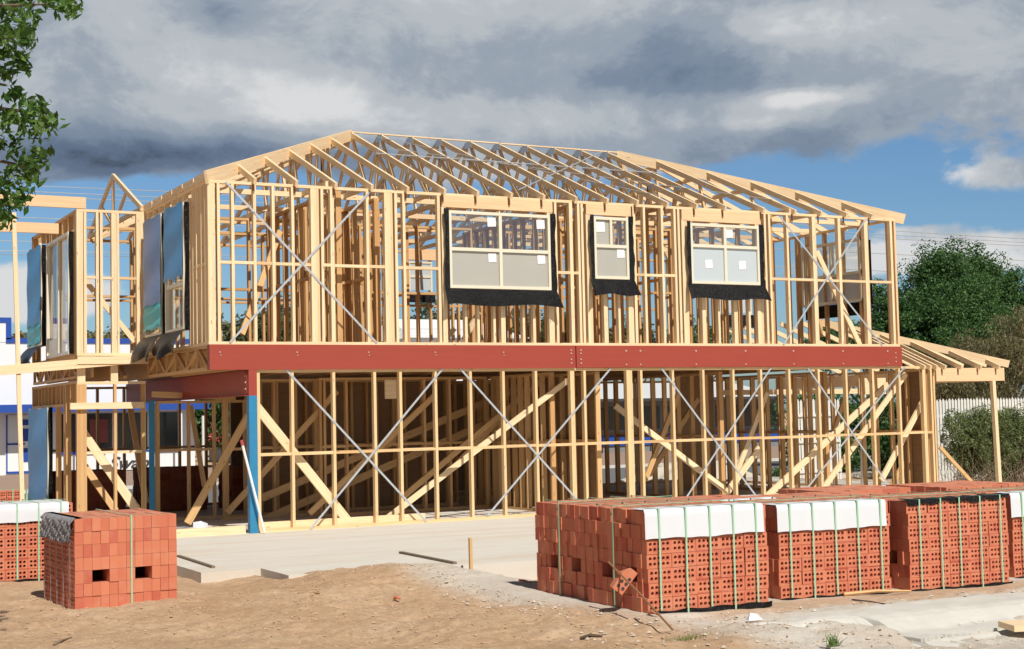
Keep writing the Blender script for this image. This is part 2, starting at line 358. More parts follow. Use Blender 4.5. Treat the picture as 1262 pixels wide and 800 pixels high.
# ------------------------------------------------------------------ ground
def sm(t): t = np.clip(t, 0, 1); return t*t*(3-2*t)
def gh(x, y):
    """height of the ground"""
    side = np.interp(x, [-2.9, -2.2, -1.7, -1.0, -.6, .25, .9, 1.25], [.0, -.06, -.15, -.07, .0, .0, -.20, -.30])
    front = np.interp(x, [-4, 0, .3, 2, 3.6, 6], [.02, .045, .07, .02, 0, -.02])
    z = side + (front-side)*sm((-6.75-y)/np.interp(x, [.3, 1.0], [1.9, 3.2]))
    z = z + .12*np.exp(-((x+.45)/1.15)**2 - ((y+8.1)/.9)**2)
    back = sm((y+1)/6.); z = z*(1-back) + -.40*back
    far = sm((np.abs(x)-30)/20.)*.0
    # gentle fall to the gutter at the front right
    z = z - .10*sm((-13.6-y)/.8) * sm((x+1.6)/1.5)
    under = (x > -1.9) & (y > -6.95) & (x < 30)
    z = np.where((x > -1.68) & (x < 18.2) & (y > np.where(x < -1.05, -5.45, np.where(x < -.3, -6.5, -6.65))) & (y < 8.8), -.42, z)
    return z + far
xs = np.concatenate([[-900, -300, -120, -60, -30, -15, -9], np.arange(-6.2, 7.6, .04), np.arange(8, 30, 1.), [35, 50, 80, 150, 400, 900]])
ys = np.concatenate([[-400, -100, -40, -25, -19], np.arange(-16.6, -4.0, .04), np.arange(-3.8, 9, .4), np.arange(9.5, 60, 3), [80, 120, 200, 400, 1200]])
XX, YY = np.meshgrid(xs, ys, indexing='ij'); ZZ = gh(XX, YY)
def vnoise(X, Y, s, seed):
    r = np.random.default_rng(seed); T = r.random((64, 64)); u, v = X/s, Y/s; i, j = np.floor(u).astype(int), np.floor(v).astype(int); a, b = sm(u-i), sm(v-j)
    g = lambda p, q: T[p % 64, q % 64]
    return (g(i, j)*(1-a)+g(i+1, j)*a)*(1-b) + (g(i, j+1)*(1-a)+g(i+1, j+1)*a)*b - .5
det = (XX > -6.3) & (XX < 7.6) & (YY > -16.7) & (YY < -4)
ZZ = ZZ + np.where(det, .10*vnoise(XX, YY, 1.1, 1) + .05*vnoise(XX, YY, .42, 2) + .034*vnoise(XX, YY, .17, 3) + .026*vnoise(XX, YY, .08, 4), 0)*np.where((YY > -7.0) & (XX < 1), .5, 1) * np.where((XX > .0) & (YY > -12.6) & (YY < -9), .25, 1)
def gz(x, y):
    i = int(np.clip(np.searchsorted(xs, x), 1, len(xs)-1)); j = int(np.clip(np.searchsorted(ys, y), 1, len(ys)-1))
    return float(ZZ[i, j])
me = bpy.data.meshes.new('ground'); nx, ny = len(xs), len(ys)
co = np.stack([XX, YY, ZZ], -1).reshape(-1, 3); me.vertices.add(len(co)); me.vertices.foreach_set('co', co.ravel().astype('f'))
I, J = np.meshgrid(np.arange(nx-1), np.arange(ny-1), indexing='ij'); a = I*ny+J
q = np.stack([a, a+ny, a+ny+1, a+1], -1).reshape(-1, 4)
me.loops.add(q.size); me.loops.foreach_set('vertex_index', q.ravel().astype('i')); me.polygons.add(len(q)); me.polygons.foreach_set('loop_start', np.arange(0, q.size, 4, dtype='i')); me.polygons.foreach_set('loop_total', np.full(len(q), 4, 'i'))
me.polygons.foreach_set('use_smooth', [True]*len(q)); me.update(calc_edges=True)
# cement dust round the brick packs and the kerb: a stain with a shape of its own
pl = sm((XX+.22+.35*vnoise(XX, YY, .9, 9) + (YY+12.5)*.10)/.7) * sm((-7-YY)/1) * (1-.75*sm((YY+12.9)/.25)*sm((XX-.6)/.5)*(1-sm((YY+12.3)/.3)))
pl = np.where(YY > -16.5, pl, 0)
ca = me.color_attributes.new('mix', 'FLOAT_COLOR', 'POINT'); cc = np.ones((len(co), 4), 'f'); cc[:, :3] = pl.reshape(-1, 1); ca.data.foreach_set('color', cc.ravel())
me.materials.append(M['dirt']); ground = bpy.data.objects.new('ground', me); C.objects.link(ground); tag(ground, kind='structure')

def struct(name, mb, mat, smooth=False): return tag(mb.build(name, mat, None, smooth), kind='structure')
# slab and garage apron
def slab_outline(pts, z0, z1):
    n = len(pts); m = MB(); m.poly([(x, y, z1) for x, y in pts] + [(x, y, z0) for x, y in pts], [list(range(n))] + [[i, i+n, (i+1) % n+n, (i+1) % n] for i in range(n)])
    return m
struct('concrete_slab', slab_outline([(-1.77, 8.9), (-1.77, -5.57), (-1.0, -5.55), (-1.0, -6.6), (-.2, -6.75), (1.12, -6.93), (2.3, -6.98), (16.1, -7.0), (18.3, -.3), (18.3, 8.9)], -.6, 0), M['slab'])
m = MB(); m.beam((-1.43, -3.3, .012), (-1.49, -5.15, .012), .05, .03); struct('slab_joint_strip', m, M['twig'])
m = MB(); m.beam((1.19, -4.95, .014), (1.14, -6.75, .014), .055, .03); struct('slab_joint_strip', m, M['twig'])
m = MB(); m.box(-200, 300, 12.7, 14.0, -.8, -.28); struct('near_pavement', m, M['slab'])
m = MB(); m.box(-200, 300, 14.0, 26.8, -.8, -.385); struct('road', m, M['asphalt'])
m = MB(); m.box(-200, 300, 26.8, 43.3, -.8, -.30); struct('far_pavement', m, M['pave'])
m = MB(); m.box(-200, 300, 26.65, 26.8, -.8, -.27); struct('far_kerb', m, M['path'])
# rolled kerb along the front right
def vn(a, b): return float(vnoise(np.array([a+50.]), np.array([b+50.]), 1.0, 6)[0])
def kz(x, y):
    far = np.interp(x, [-.5, .23, 1.2, 2.2, 3, 4.2, 9], [-13.55, -13.25, -13.1, -12.95, -12.98, -13.05, -13.2]); t = (far-y)/1.8
    return float(np.interp(t, [0, .06, .46, .52, .62, .95, 1.0], [-.03, .055, .065, .05, -.045, -.075, -.12])) + .022*vn(x*2.2, t*3)
def kerb_fn(u, v):
    x = -.45 + u*9.5; sk = .05*math.sin(x*1.7) + .03*math.sin(x*4.3)
    far = np.interp(x, [-.5, .23, 1.2, 2.2, 3, 4.2, 9], [-13.55, -13.25, -13.1, -12.95, -12.98, -13.05, -13.2])
    prof = [(0, -.03), (.06, .055), (.46, .065), (.52, .05), (.62, -.045), (.95, -.075), (1.0, -.12)]
    t = v; dd = t*1.75; z = np.interp(t, [a for a, _ in prof], [b for _, b in prof]); far += .10*vn(x*1.0, .3) + .05*vn(x*4.1, .7) if v == 0 else 0
    return (x, far - dd - sk*t, z + .012*math.sin(x*2.3)*(1-t) + .022*vn(x*2.2, t*3) + .012*vn(x*7, t*9))
px_c = [(800, 797), (879, 793), (930, 792), (975, 789), (1020, 791), (1050, 786), (1083, 782), (1110, 784), (1134, 789), (1160, 783), (1200, 780), (1236, 774), (1262, 772), (1400, 757), (1700, 735)]
cw = np.array([atZ(a, b, -.05) for a, b in px_c]); rc = np.random.default_rng(12); NS = 420
cx_ = np.linspace(cw[0, 0], cw[-1, 0], NS+1); cy_ = np.interp(cx_, cw[:, 0], cw[:, 1]) + np.cumsum(rc.normal(size=NS+1)*.012)*.35 + rc.normal(size=NS+1)*.008
cy_ += .05*vnoise(cx_+50, cx_*0+9, .31, 8)
FX, FY = [-.9, -.5, .23, 1.2, 2.2, 3, 4.2, 9], [-13.75, -13.55, -13.25, -13.1, -12.95, -12.98, -13.05, -13.2]
def kerb_up(u, v):
    i = int(round(u*NS)); x = float(cx_[i]); far = np.interp(x, FX, FY) + .12*vn(x*1.0, .3) + .06*vn(x*4.1, .7); near_ = float(cy_[i])
    if v >= .999: return (x, near_+.001, -.14)
    t = v/.96; sink = .16*(1-min(1, max(0, (x-cx_[0]-.1)/.9))); y = far + (near_-far)*t
    z = float(np.interp(t, [0, .05, .50, .60, .78, 1], [-.04, .05, .065, .045, -.035, -.05])) + .022*vn(x*2.2, t*3) + .010*vn(x*8, t*9)
    return (x, y, z-sink)
kb = struct('rolled_kerb', sheet(kerb_up, NS, 26), M['path'])
def kerb_low(u, v):
    i = int(round(u*NS)); x = float(cx_[i]); y0_ = float(cy_[i]) - .013 - .010*abs(vn(x*6, 2.)); w_ = .42+.22*vn(x*.9, 5.)+.08*vn(x*5, 1.)
    if v <= .001: return (x, y0_, -.14)
    return (x, y0_ - w_*v, -.062 - .16*(1-min(1, max(0, (x-cx_[0]-.1)/.9))) - .05*v + .018*vn(x*3, v*3+7) + .008*vn(x*9, v*8))
struct('kerb_apron', sheet(kerb_low, NS, 12), M['path'])

# stones and clods
def stones(name, n, area, rmin, rmax, mat, seed, zoff=0):
    r = np.random.default_rng(seed); P = []
    base = np.array([(1, 0, 0), (0, 1, 0), (-1, 0, 0), (0, -1, 0), (0, 0, 1), (0, 0, -.6)])
    F = [(0, 1, 4), (1, 2, 4), (2, 3, 4), (3, 0, 4), (1, 0, 5), (2, 1, 5), (3, 2, 5), (0, 3, 5)]
    vs, fs = [], []
    k = 0
    while k < n:
        x, y = r.uniform(area[0], area[1]), r.uniform(area[2], area[3])
        if x > .1 and -12.6 < y < -7: continue
        if y > -6.8: continue
        s = rmin + (rmax-rmin)*r.random()**4
        a = r.random()*6.3; Rm = np.array([[math.cos(a), -math.sin(a), 0], [math.sin(a), math.cos(a), 0], [0, 0, 1]])
        v = (base*r.uniform(.6, 1.3, (6, 1))*np.array([s, s*.8, s*.55])) @ Rm.T + np.array([x, y, gz(x, y)+s*.2+zoff]); n0 = len(vs)*1
        vs.extend(map(tuple, v)); fs.extend([tuple(n0+i for i in f) for f in F]); k += 1
    me = bpy.data.meshes.new(name); me.from_pydata(vs, [], fs); me.materials.append(mat); o = bpy.data.objects.new(name, me); C.objects.link(o); tag(o, kind='stuff'); return o
o = stones('loose_stones', 14000, (-5.5, 1.5, -15, -6.8), .003, .019, M['stone'], 3); o['label'] = 'small brown stones and clods scattered over the sandy dirt'; o['category'] = 'stones'
o = stones('cement_rubble', 1500, (-.9, 4.5, -15, -12.6), .003, .03, M['rubble'], 4); o['label'] = 'pale crumbs of cement strewn in front of the brick packs'; o['category'] = 'rubble'
o = stones('cement_crumbs', 700, (-.5, .15, -12.8, -7.2), .003, .028, M['rubble'], 5); o['label'] = 'pale cement crumbs along the left side of the tall brick packs'; o['category'] = 'rubble'

# ------------------------------------------------------------------ brick packs
BL, BH, BT = .264, .129, .087
def holed_front(m, x0, z0, y, sgn, jit):
    """brick bed face with 5 x 2 round cores, facing sgn*y, in a pack's own axes"""
    nxh, nzh = 5, 2; mx_, mz_ = .016, .014; cw = (BL-2*mx_-.003)/nxh; ch = (BH-2*mz_-.003)/nzh; r = .0168
    L0, L1, H0, H1 = x0+.0015, x0+BL-.0015, z0+.0015, z0+BH-.0015
    y = y + jit
    def q(pts): 
        f = [0, 1, 2, 3] if sgn < 0 else [3, 2, 1, 0]
        m.poly(pts, [f])
    q([(L0, y, H0), (L1, y, H0), (L1, y, H0+mz_), (L0, y, H0+mz_)]); q([(L0, y, H1-mz_), (L1, y, H1-mz_), (L1, y, H1), (L0, y, H1)])
    q([(L0, y, H0+mz_), (L0+mx_, y, H0+mz_), (L0+mx_, y, H1-mz_), (L0, y, H1-mz_)]); q([(L1-mx_, y, H0+mz_), (L1, y, H0+mz_), (L1, y, H1-mz_), (L1-mx_, y, H1-mz_)])
    for i in range(nxh):
        for j in range(nzh):
            cx, cz = L0+mx_+cw*(i+.5), H0+mz_+ch*(j+.5); sq = []
            for k in range(8):
                a = math.pi/4*k; ux, uz = math.cos(a), math.sin(a); mm = max(abs(ux), abs(uz)); sq.append((cx+ux/mm*cw/2, y, cz+uz/mm*ch/2))
            ci = [(cx+r*math.cos(math.pi/4*k), y, cz+r*math.sin(math.pi/4*k)) for k in range(8)]
            dp = [(a, y - sgn*.05, c) for a, _, c in ci]
            vs = sq+ci+dp; fs = []
            for k in range(8):
                k1 = (k+1) % 8
                f1 = [k, k1, 8+k1, 8+k]; f2 = [8+k, 8+k1, 16+k1, 16+k]
                fs += [f1 if sgn < 0 else f1[::-1], f2 if sgn < 0 else f2[::-1]]
            m.poly(vs, fs)
def make_pack(loc, rz, label, ncol=5, nlay=12, rows=7, cover=None, hole_end=True, swap=False, straps=5, cover_mat='paper', light=False, group='strapped packs of red bricks', side_straps=1, bmat='brick', covh=(.26, .28), hanging=None):
    """swap=True turns the pack so the plain brick ends face the front"""
    if light: straps = side_straps = 0
    root = empty('brick_pack', loc, rz, label, 'brick pack', group)
    W, D, H = ncol*BL, nlay*BT, rows*BH
    rnd = random.Random(hash(label) & 0xffff)
    m = MB(); holes = [2, 3, nlay-5, nlay-4] if nlay >= 10 else [2, 3]
    T = (lambda p: p) if not swap else (lambda p: (p[1], W - p[0], p[2]))
    for r in range(rows):
        # each brick column may slip a little, as real packs do
        z0, z1 = r*BH, (r+1)*BH; sh = rnd.uniform(-.008, .008)
        for c in range(ncol):
            for l in range(nlay):
                if r == 2 and l in holes: continue
                if 0 < c < ncol-1 and 0 < l < nlay-1 and r < rows-1: continue
                jx = (rnd.uniform(-.011, .011)*(.45 if swap else 1) + sh*(.5 if swap else 1) if c in (0, ncol-1) else 0); jy = rnd.uniform(-.004, .004)
                if r % 2 == 0 and l % 3 == 1 and c == 0: jx += rnd.choice([0, 0, -.008])
                a, b = c*BL+.0015+jx, (c+1)*BL-.0015+jx; e, f = l*BT+.0012, (l+1)*BT-.0012; zz0, zz1 = z0+.0012, z1-.0012 + (rnd.uniform(-.004, .003) if r == rows-1 else 0)
                front = l == 0; back = l == nlay-1
                if (front or back) and not light:
                    vs = [(a, e, zz0), (b, e, zz0), (b, f, zz0), (a, f, zz0), (a, e, zz1), (b, e, zz1), (b, f, zz1), (a, f, zz1)]
                    fs = [[0, 3, 2, 1], [4, 5, 6, 7], [1, 2, 6, 5], [0, 4, 7, 3]]
                    if not front: fs.append([0, 1, 5, 4])
                    if not back: fs.append([2, 3, 7, 6])
                    vs[0:8] = [(p[0], p[1]+(jy if front else 0), p[2]) for p in vs]
                    m.poly(vs, fs)
                    if front: holed_front(m, c*BL+jx, z0, e, -1, jy)
                    if back: holed_front(m, c*BL+jx, z0, f, 1, 0)
                else: m.box(a, b, e, f, zz0, zz1)
    # a dark tunnel side where the forks go
    if swap: m.v = [np.asarray(T(tuple(p))) for p in m.v]; 
    bo = m.build('bricks', M[bmat], root)
    TW, TD = (W, D) if not swap else (D, W)
    def strap_front(x, wd=.0085, over=True):
        s = MB(); g = .012 if not (cover and cover != 'none') else .03
        s.box(x-wd, x+wd, -g-.004, -g, -.03, H+.012, 'z'); s.box(x-wd, x+wd, -g-.004, TD+g+.004, H+.012, H+.016, 'y'); s.box(x-wd, x+wd, TD+g, TD+g+.004, 0, H+.012, 'z')
        s.build('strap', M['strap'], root)
    def strap_side(y, wd=.009):
        s = MB(); g = .022
        s.box(-g-.004, -g, y-wd, y+wd, -.02, H+.018, 'z'); s.box(-g-.004, TW+g+.004, y-wd, y+wd, H+.018, H+.022, 'x'); s.box(TW+g, TW+g+.004, y-wd, y+wd, 0, H+.018, 'z')
        s.build('strap', M['strap'], root)
    if not swap:
        for k in range(straps): strap_front(BL*(k+.5) + rnd.uniform(-.012, .012))
        for k in range(side_straps): strap_side(TD*.52)
    else: strap_front(TW*.545)
    if cover in ('sheet', 'topedge'):
        h0, d0 = covh
        def cf(u, v):
            x = -.02 + u*(TW*.965+.02); t = v*(h0+d0)
            wv = .004*math.sin(u*23+v*5)
            if t < h0: return (x, -.014-.003*abs(math.sin(u*15+v*3)) - .008*(1-t/h0), H - h0 + t + (.006*math.sin(u*9)+.003*math.sin(u*31))*(1-t/h0) + .008)
            return (x, (t-h0)-.012, H+.009+abs(wv))
        sheet(cf, 40, 14, .002, (0, -1, 0)).build('cover_sheet', M[cover_mat], root, True)
    if cover == 'black':
        def cf(u, v):
            x = -.01 + u*(TW+.02); dz = .045 + .012*math.sin(u*31)+.01*math.sin(u*12); t = v
            return (x, -.012, H+.012-dz*(1-t*2)) if t <= .5 else (x, -.012+.16*(t-.5)*2, H+.014+.004*math.sin(u*40))
        sheet(cf, 60, 6, .002, (0, -1, 0)).build('cover_sheet', M['black'], root, True)
    if not swap:      # dark film the pack stands on
        def bf(u, v): return (-.01+u*(TW+.03), -.03-.02*math.sin(u*17)*v+.5*v*0, -.055*v + .018*math.sin(u*7) if v > .5 else .012+.006*math.sin(u*25))
        sheet(bf, 30, 4, .003, (0, -1, 0)).build('base_film', M['black'], root)
    return root, W, D, H
pk = []
def pack_at(x, y, z, deg, label, **k): pk.append(make_pack((x, y, z), R(deg), label, **k)); return pk[-1]
pack_at(.29, -12.43, .075, -1.5, 'brick pack nearest the camera, white sheet over its front, rod leaning on its corner', cover='sheet')
pack_at(.40, -11.27, .06, .3, 'brick pack directly behind the nearest one, its plain left side in view')
pack_at(2.07, -12.05, .015, -4.8, 'middle pack of the front row, white sheet over its front', cover='sheet')
pack_at(3.62, -12.18, -.005, -3.1, 'front-row brick pack with black film along its top edge', cover='black')
pack_at(5.32, -11.95, -.02, -2, 'brick pack cut off by the right edge, white sheet over its top', cover='sheet')
ls = pack_at(-3.87, -8.40, .01, 2.5, 'brick pack showing plain brick ends and two fork holes, crinkled clear film on its left', swap=True)
pack_at(-4.52, -4.98, .0, 0, 'far left brick pack under a long white sheet, cut off by the edge', cover='sheet', covh=(.21, .8))
pack_at(1.95, -10.55, -.02, 0, 'second-row brick pack with a white paper strip, behind the two nearest packs', cover='sheet', covh=(.06, .10), light=True)
pack_at(4.90, -9.55, -.06, 0, 'bare-topped brick pack behind the black-edged pack', light=True)
pack_at(6.15, -10.15, -.04, 0, 'second-row brick pack at far right showing its shaded left side', light=True)
pack_at(3.45, -10.75, -.04, 0, 'second-row brick pack half hidden behind the middle pack', light=True)
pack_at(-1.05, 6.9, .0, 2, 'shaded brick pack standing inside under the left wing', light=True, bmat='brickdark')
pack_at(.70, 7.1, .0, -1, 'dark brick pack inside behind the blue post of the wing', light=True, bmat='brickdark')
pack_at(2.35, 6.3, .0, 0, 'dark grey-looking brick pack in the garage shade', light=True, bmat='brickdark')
pack_at(-2.42, 8.1, -.38, -8, 'small sunlit brick pack outside behind the left post', ncol=3, nlay=5, group='strapped packs of red bricks')
# crinkled clear film on the left end of the plain-faced pack
root = ls[0]
def cf(u, v):
    W_, H_ = 5*BL, 7*BH; y = .02 + u*(W_-.04)
    cr = .014*math.sin(u*40+v*9)*math.sin(v*23+u*11) + .008*math.sin(u*90)
    return (-.028+cr-.02*(1-v), y, H_-.24+v*.25 + .012*math.sin(u*19)*(1-v)) if v < .9 else (-.03+(v-.9)*1.2, y, H_+.012)
sheet(cf, 60, 16, .002, (-1, 0, 0)).build('cover_sheet', M['clearfilm'], root, True)
for k in range(5):
    m = MB(); y = .10+k*.27; m.box(-.026, -.022, y-.008, y+.008, 0, .7, 'z'); m.build('strap', M['clearfilm'], root)

# the broken brick held by the rod, the rod, stake, pin
g = MB(); g.box(0, BL, 0, BT, 0, BH)
g = MB(); vs = [(0, 0, 0), (.24, 0, 0), (.24, .087, 0), (0, .087, 0), (0, 0, .115), (.17, 0, .125), (.15, .087, .125), (0, .087, .115), (.24, 0, .07), (.24, .087, .06)]
g.poly(vs, [[0, 3, 2, 1], [0, 1, 8, 5, 4], [3, 7, 6, 9, 2], [4, 5, 6, 7], [5, 8, 9, 6], [1, 2, 9, 8], [0, 4, 7, 3]])
lb = g.build('loose_brick', M['brick']); lb.location = tuple(at(762, 734, -12.25)+V(.04, 0, 0)); lb.rotation_euler = (R(8), R(-52), R(-22))
tag(lb, 'broken brick jammed askew against the side of the nearest pack', 'brick')
for a, b in ((.05, .03), (.10, .03), (.15, .03), (.05, .08), (.10, .08)):
    h = MB(); h.tube([(a, -.004, b), (a, .004, b)], .016, 8); h.build('core_hole', M['darkwood'], lb)
m = MB(); p0 = atZ(829, 776, .07); p1 = at(750, 693, -12.0); m.tube([p0, p0*.5+p1*.5+V(0, 0, .012), p1], .0095, 6)
tag(m.build('rusty_rod', M['rust']), 'long rusty rod leaning on the side of the nearest brick pack', 'rod')
m = MB(); b = at(581, 724, -8.0); t = at(579.5, 663, -8.0); m.beam(b-V(0, 0, .1), t, .035, .035); tag(m.build('wooden_stake', M['pine_b']), 'slim upright timber stake in front of the slab edge', 'stake')
m = MB(); b = at(570, 722, -7.2); t = at(569.5, 697, -7.2); m.tube([b-V(0, 0, .1), t], .014, 6); tag(m.build('steel_pin', M['darkwood']), 'short dark steel pin against the slab edge beside the stake', 'pin')
m = MB(); b = atZ(326, 656, .02); m.tube([b, at(299, 549, -.14)], .022, 8); pv = m.build('pvc_pipe', M['pvc']); tag(pv, 'white pipe leaning on the blue steel post', 'pipe')
m = MB(); u = at(299, 549, -.14); dvec = (u-b)/np.linalg.norm(u-b); m.tube([u, u+dvec*.09], .027, 8); m.build('cap', M['flower'], pv)
# timber offcut bottom right
m = MB(); o0 = atZ(1240, 772, .0); m.beam(o0, o0+V(.9, -.35, 0), .30, .05, (.3, .9, 0)); tag(m.build('timber_offcut', M['pine']), 'short pale timber board lying by the kerb in the bottom right corner', 'board')
m = MB()
for k in range(5):
    a0 = atZ(225+k*9, 657-random.random()*3, .03); m.tube([a0+V(random.uniform(-.1, .1), random.uniform(-.1, .1), random.uniform(0, .07)) for _ in range(9)], .018, 5)
ru = m.build('strapping_heap', M['clearfilm']); tag(ru, 'tangled grey strapping and scraps heaped on the slab left of the blue post', 'scrap heap')
m = MB(); c0 = atZ(246, 655, .05); m.poly([c0+V(-.12, -.05, 0), c0+V(.13, -.08, .02), c0+V(.16, .08, .12), c0+V(-.08, .1, .15), c0+V(.02, 0, .17)], [[0, 1, 4], [1, 2, 4], [2, 3, 4], [3, 0, 4]])
tag(m.build('crumpled_paper', M['paper']), 'crumpled white paper on the tangled scraps by the slab edge', 'paper')
m = MB(); c0 = atZ(930, 764, .075); vs = [c0+V(-.06, 0, 0), c0+V(.06, -.04, 0), c0+V(.07, .05, 0), c0+V(-.05, .06, 0), c0+V(-.03, .02, .06), c0+V(.05, .03, .045)]
m.poly(vs, [[0, 1, 4], [1, 2, 5], [4, 1, 5], [2, 3, 5], [3, 4, 5], [3, 0, 4]]); tag(m.build('white_lump', M['paper']), 'small crumpled white lump on the cement in front of the packs', 'litter')

def scrap(a, b, r_, mat, name, lab, cat, z=.04):
    p_, q_ = atZ(*a, z), atZ(*b, z); p_[2] = gz(p_[0], p_[1])+r_; q_[2] = gz(q_[0], q_[1])+r_*1.5
    m = MB(); m.tube([p_, (p_+q_)/2+V(0, .01, r_*.8), q_], r_, 5, r2=r_*.6); tag(m.build(name, M[mat]), lab, cat)
scrap((367, 736), (394, 739), .012, 'rust', 'twig', 'thin brown stick lying on the bare dirt in the centre left', 'stick')
scrap((66, 790), (88, 784), .012, 'twig', 'twig', 'short dark twig on the dirt at the bottom left below the plain brick pack', 'stick')
scrap((716, 788), (742, 791), .02, 'bark', 'twig', 'short brown stick where the dirt meets the pale cement at the bottom centre', 'stick')
scrap((1050, 736), (1100, 743), .008, 'darkwood', 'dark_rod', 'thin dark rod lying on the dirt in front of the middle pack', 'rod')
scrap((1040, 731), (1122, 727), .02, 'pine_b', 'timber_offcut', 'grey timber length lying along the foot of the middle pack', 'board')
scrap((640, 719), (655, 722), .012, 'flower', 'plastic_scrap', 'red plastic scrap at the left foot of the rear tall pack', 'scrap')
scrap((486, 738), (493, 739), .02, 'brick', 'brick_chip', 'small red brick chip on the dirt mound', 'brick chip')
scrap((800, 762), (812, 765), .02, 'brick', 'brick_chip', 'brick chip on the cement beside the leaning rod', 'brick chip')

# ------------------------------------------------------------------ the timber house
ZB, ZT, H1, HB = 3.1177, 5.8486, 2.70, .4177
WX, DY = 15.07, 8.62
house = empty('house_frame', (0, 0, 0), 0, 'two-storey timber house frame with roof trusses and red steel beam on a concrete slab', 'house frame')
budget = [100]
rest = MB()          # studs beyond the first hundred
def wall(p, q, z0, z1, studs, nin, indiv=True, nog=None, t=.1, mat='pine', name='wall_frame', plates=True, top2=True):
    p, q, nin = V(*p), V(*q), V(*nin); Lw = np.linalg.norm(q-p); d = (q-p)/Lw
    P3 = lambda s, tt, z: V(p[0]+d[0]*s+nin[0]*tt, p[1]+d[1]*s+nin[1]*tt, z)
    m = MB(); D3, N3 = V(d[0], d[1], 0), V(nin[0], nin[1], 0)
    if plates:
        m.obox(P3(0, 0, z0), D3*Lw, N3*t, V(0, 0, .05)); m.obox(P3(0, 0, z1-.05), D3*Lw, N3*t, V(0, 0, .05))
    if plates:
        for e_ in (.001, Lw-.051): m.obox(P3(e_, .003, z0+.051), V(0, 0, z1-z0-.102), D3*.05, N3*(t-.006))
    ss = sorted(((s if isinstance(s, tuple) else (s,)) for s in studs), key=lambda a: a[0])
    if nog is not None:
        prev = 0.
        for s in ss:
            wd = s[1] if len(s) > 1 and s[1] else .05; a, b = prev, s[0]-wd/2
            if b-a > .08 and not (len(s) > 4 and s[4] == 'nonog'): m.obox(P3(a, .004, nog+random.uniform(-.004, .004)), D3*(b-a), N3*(t-.008), V(0, 0, .05))
            prev = s[0]+wd/2
    fr = m.build(name, M[mat], house)
    for s in ss:
        wd = s[1] if len(s) > 1 and s[1] else .05; a = s[2] if len(s) > 2 and s[2] is not None else z0+.05; b = s[3] if len(s) > 3 and s[3] is not None else z1-.05
        tl = random.uniform(-.006, .006)
        k = MB() if (indiv and budget[0] > 0) else rest
        nsplit = max(1, int(round(wd/.055)))
        for j in range(nsplit): k.obox(P3(s[0]-wd/2+tl+j*wd/nsplit+.0005, .001+.002*j, a), V(0, 0, b-a), D3*(wd/nsplit-.001), N3*(t-.002))
        if k is not rest: k.build('stud', M[mat], fr); budget[0] -= 1
    return fr
def part(name, m, mat='pine', parent=house): return m.build(name, M[mat], parent)

# lower front wall
lst = [(X0(318), .05)] + [X0(x) for x in (360, 411, 462, 493.5, 537, 580, 620.5, 660.5)] + [(X0(705), .09), X0(720), (X0(778, 550), .13), X0(793, 550), X0(832, 550), X0(869.5, 550), X0(906.5, 550), X0(941, 550), X0(976, 550), X0(1012, 550), X0(1046, 550), X0(1079, 550), X0(1112, 550), (X0(1142, 550), .09), (X0(1151, 550), .05)]
xl = .80; wall((xl, 0), (15.95, 0), 0, H1, [(a-xl) if not isinstance(a, tuple) else (a[0]-xl, a[1]) for a in lst], (0, 1), nog=1.26, mat='pine_g')
# bottom board in front of the lower wall
# upper front wall
def u(x, w=.05, z0=None, z1=None, *e): return (X0(x, 340), w, z0, z1, *e)
SILL1, SILL2, SILL3, HEAD = 4.14, 4.38, 4.34, 5.60
ust = [u(262, .11), u(270), u(287.5), u(315), u(337.5), u(362), u(389, .15), u(398), u(410.6, .07), u(454), u(480, .16), u(489), u(498.8), (4.22, .05), (4.31, .09, None, HEAD),
       (4.72, .05, None, SILL1, 'nonog'), (4.97, .05, None, SILL1, 'nonog'), (5.30, .05, None, SILL1, 'nonog'), (5.48, .09, None, SILL1, 'nonog'), (5.90, .05, None, SILL1, 'nonog'), (6.12, .05, None, SILL1, 'nonog'), (6.50, .11, None, HEAD, 'nonog'), (6.62, .05),
       u(705, .07), u(715, .05), u(719), (7.33, .11, None, HEAD), (7.68, .09, None, SILL2, 'nonog'), (7.98, .05, None, SILL2, 'nonog'), (8.24, .12, None, HEAD, 'nonog'), u(783, .06), u(796), u(818), u(833.5), u(838), (9.52, .13, None, HEAD), (9.95, .09, None, SILL3, 'nonog'), (10.3, .05, None, SILL3, 'nonog'), (10.72, .09, None, SILL3, 'nonog'), (11.05, .05, None, SILL3, 'nonog'), (11.33, .15, None, HEAD, 'nonog'), u(945, .05), u(950, .05), u(972), u(1005, .1), u(1036, .07), u(1069, .1), (14.86, .06)]
uw = wall((0, 0), (15.0, 0), ZB, ZT, ust, (0, 1), nog=4.46)
for a, b, zl, zs in ((4.28, 6.56, 5.62, SILL1), (7.29, 8.29, 5.62, SILL2), (9.47, 11.4, 5.60, SILL3)):
    m = MB(); m.box(a, b, -.004, .09, zl-.02, ZT-.052); part('lintel', m, 'lvl', uw)
    m = MB(); m.box(a+.06, b-.06, .002, .098, zs-.05, zs); part('sill_plate', m, 'pine', uw)

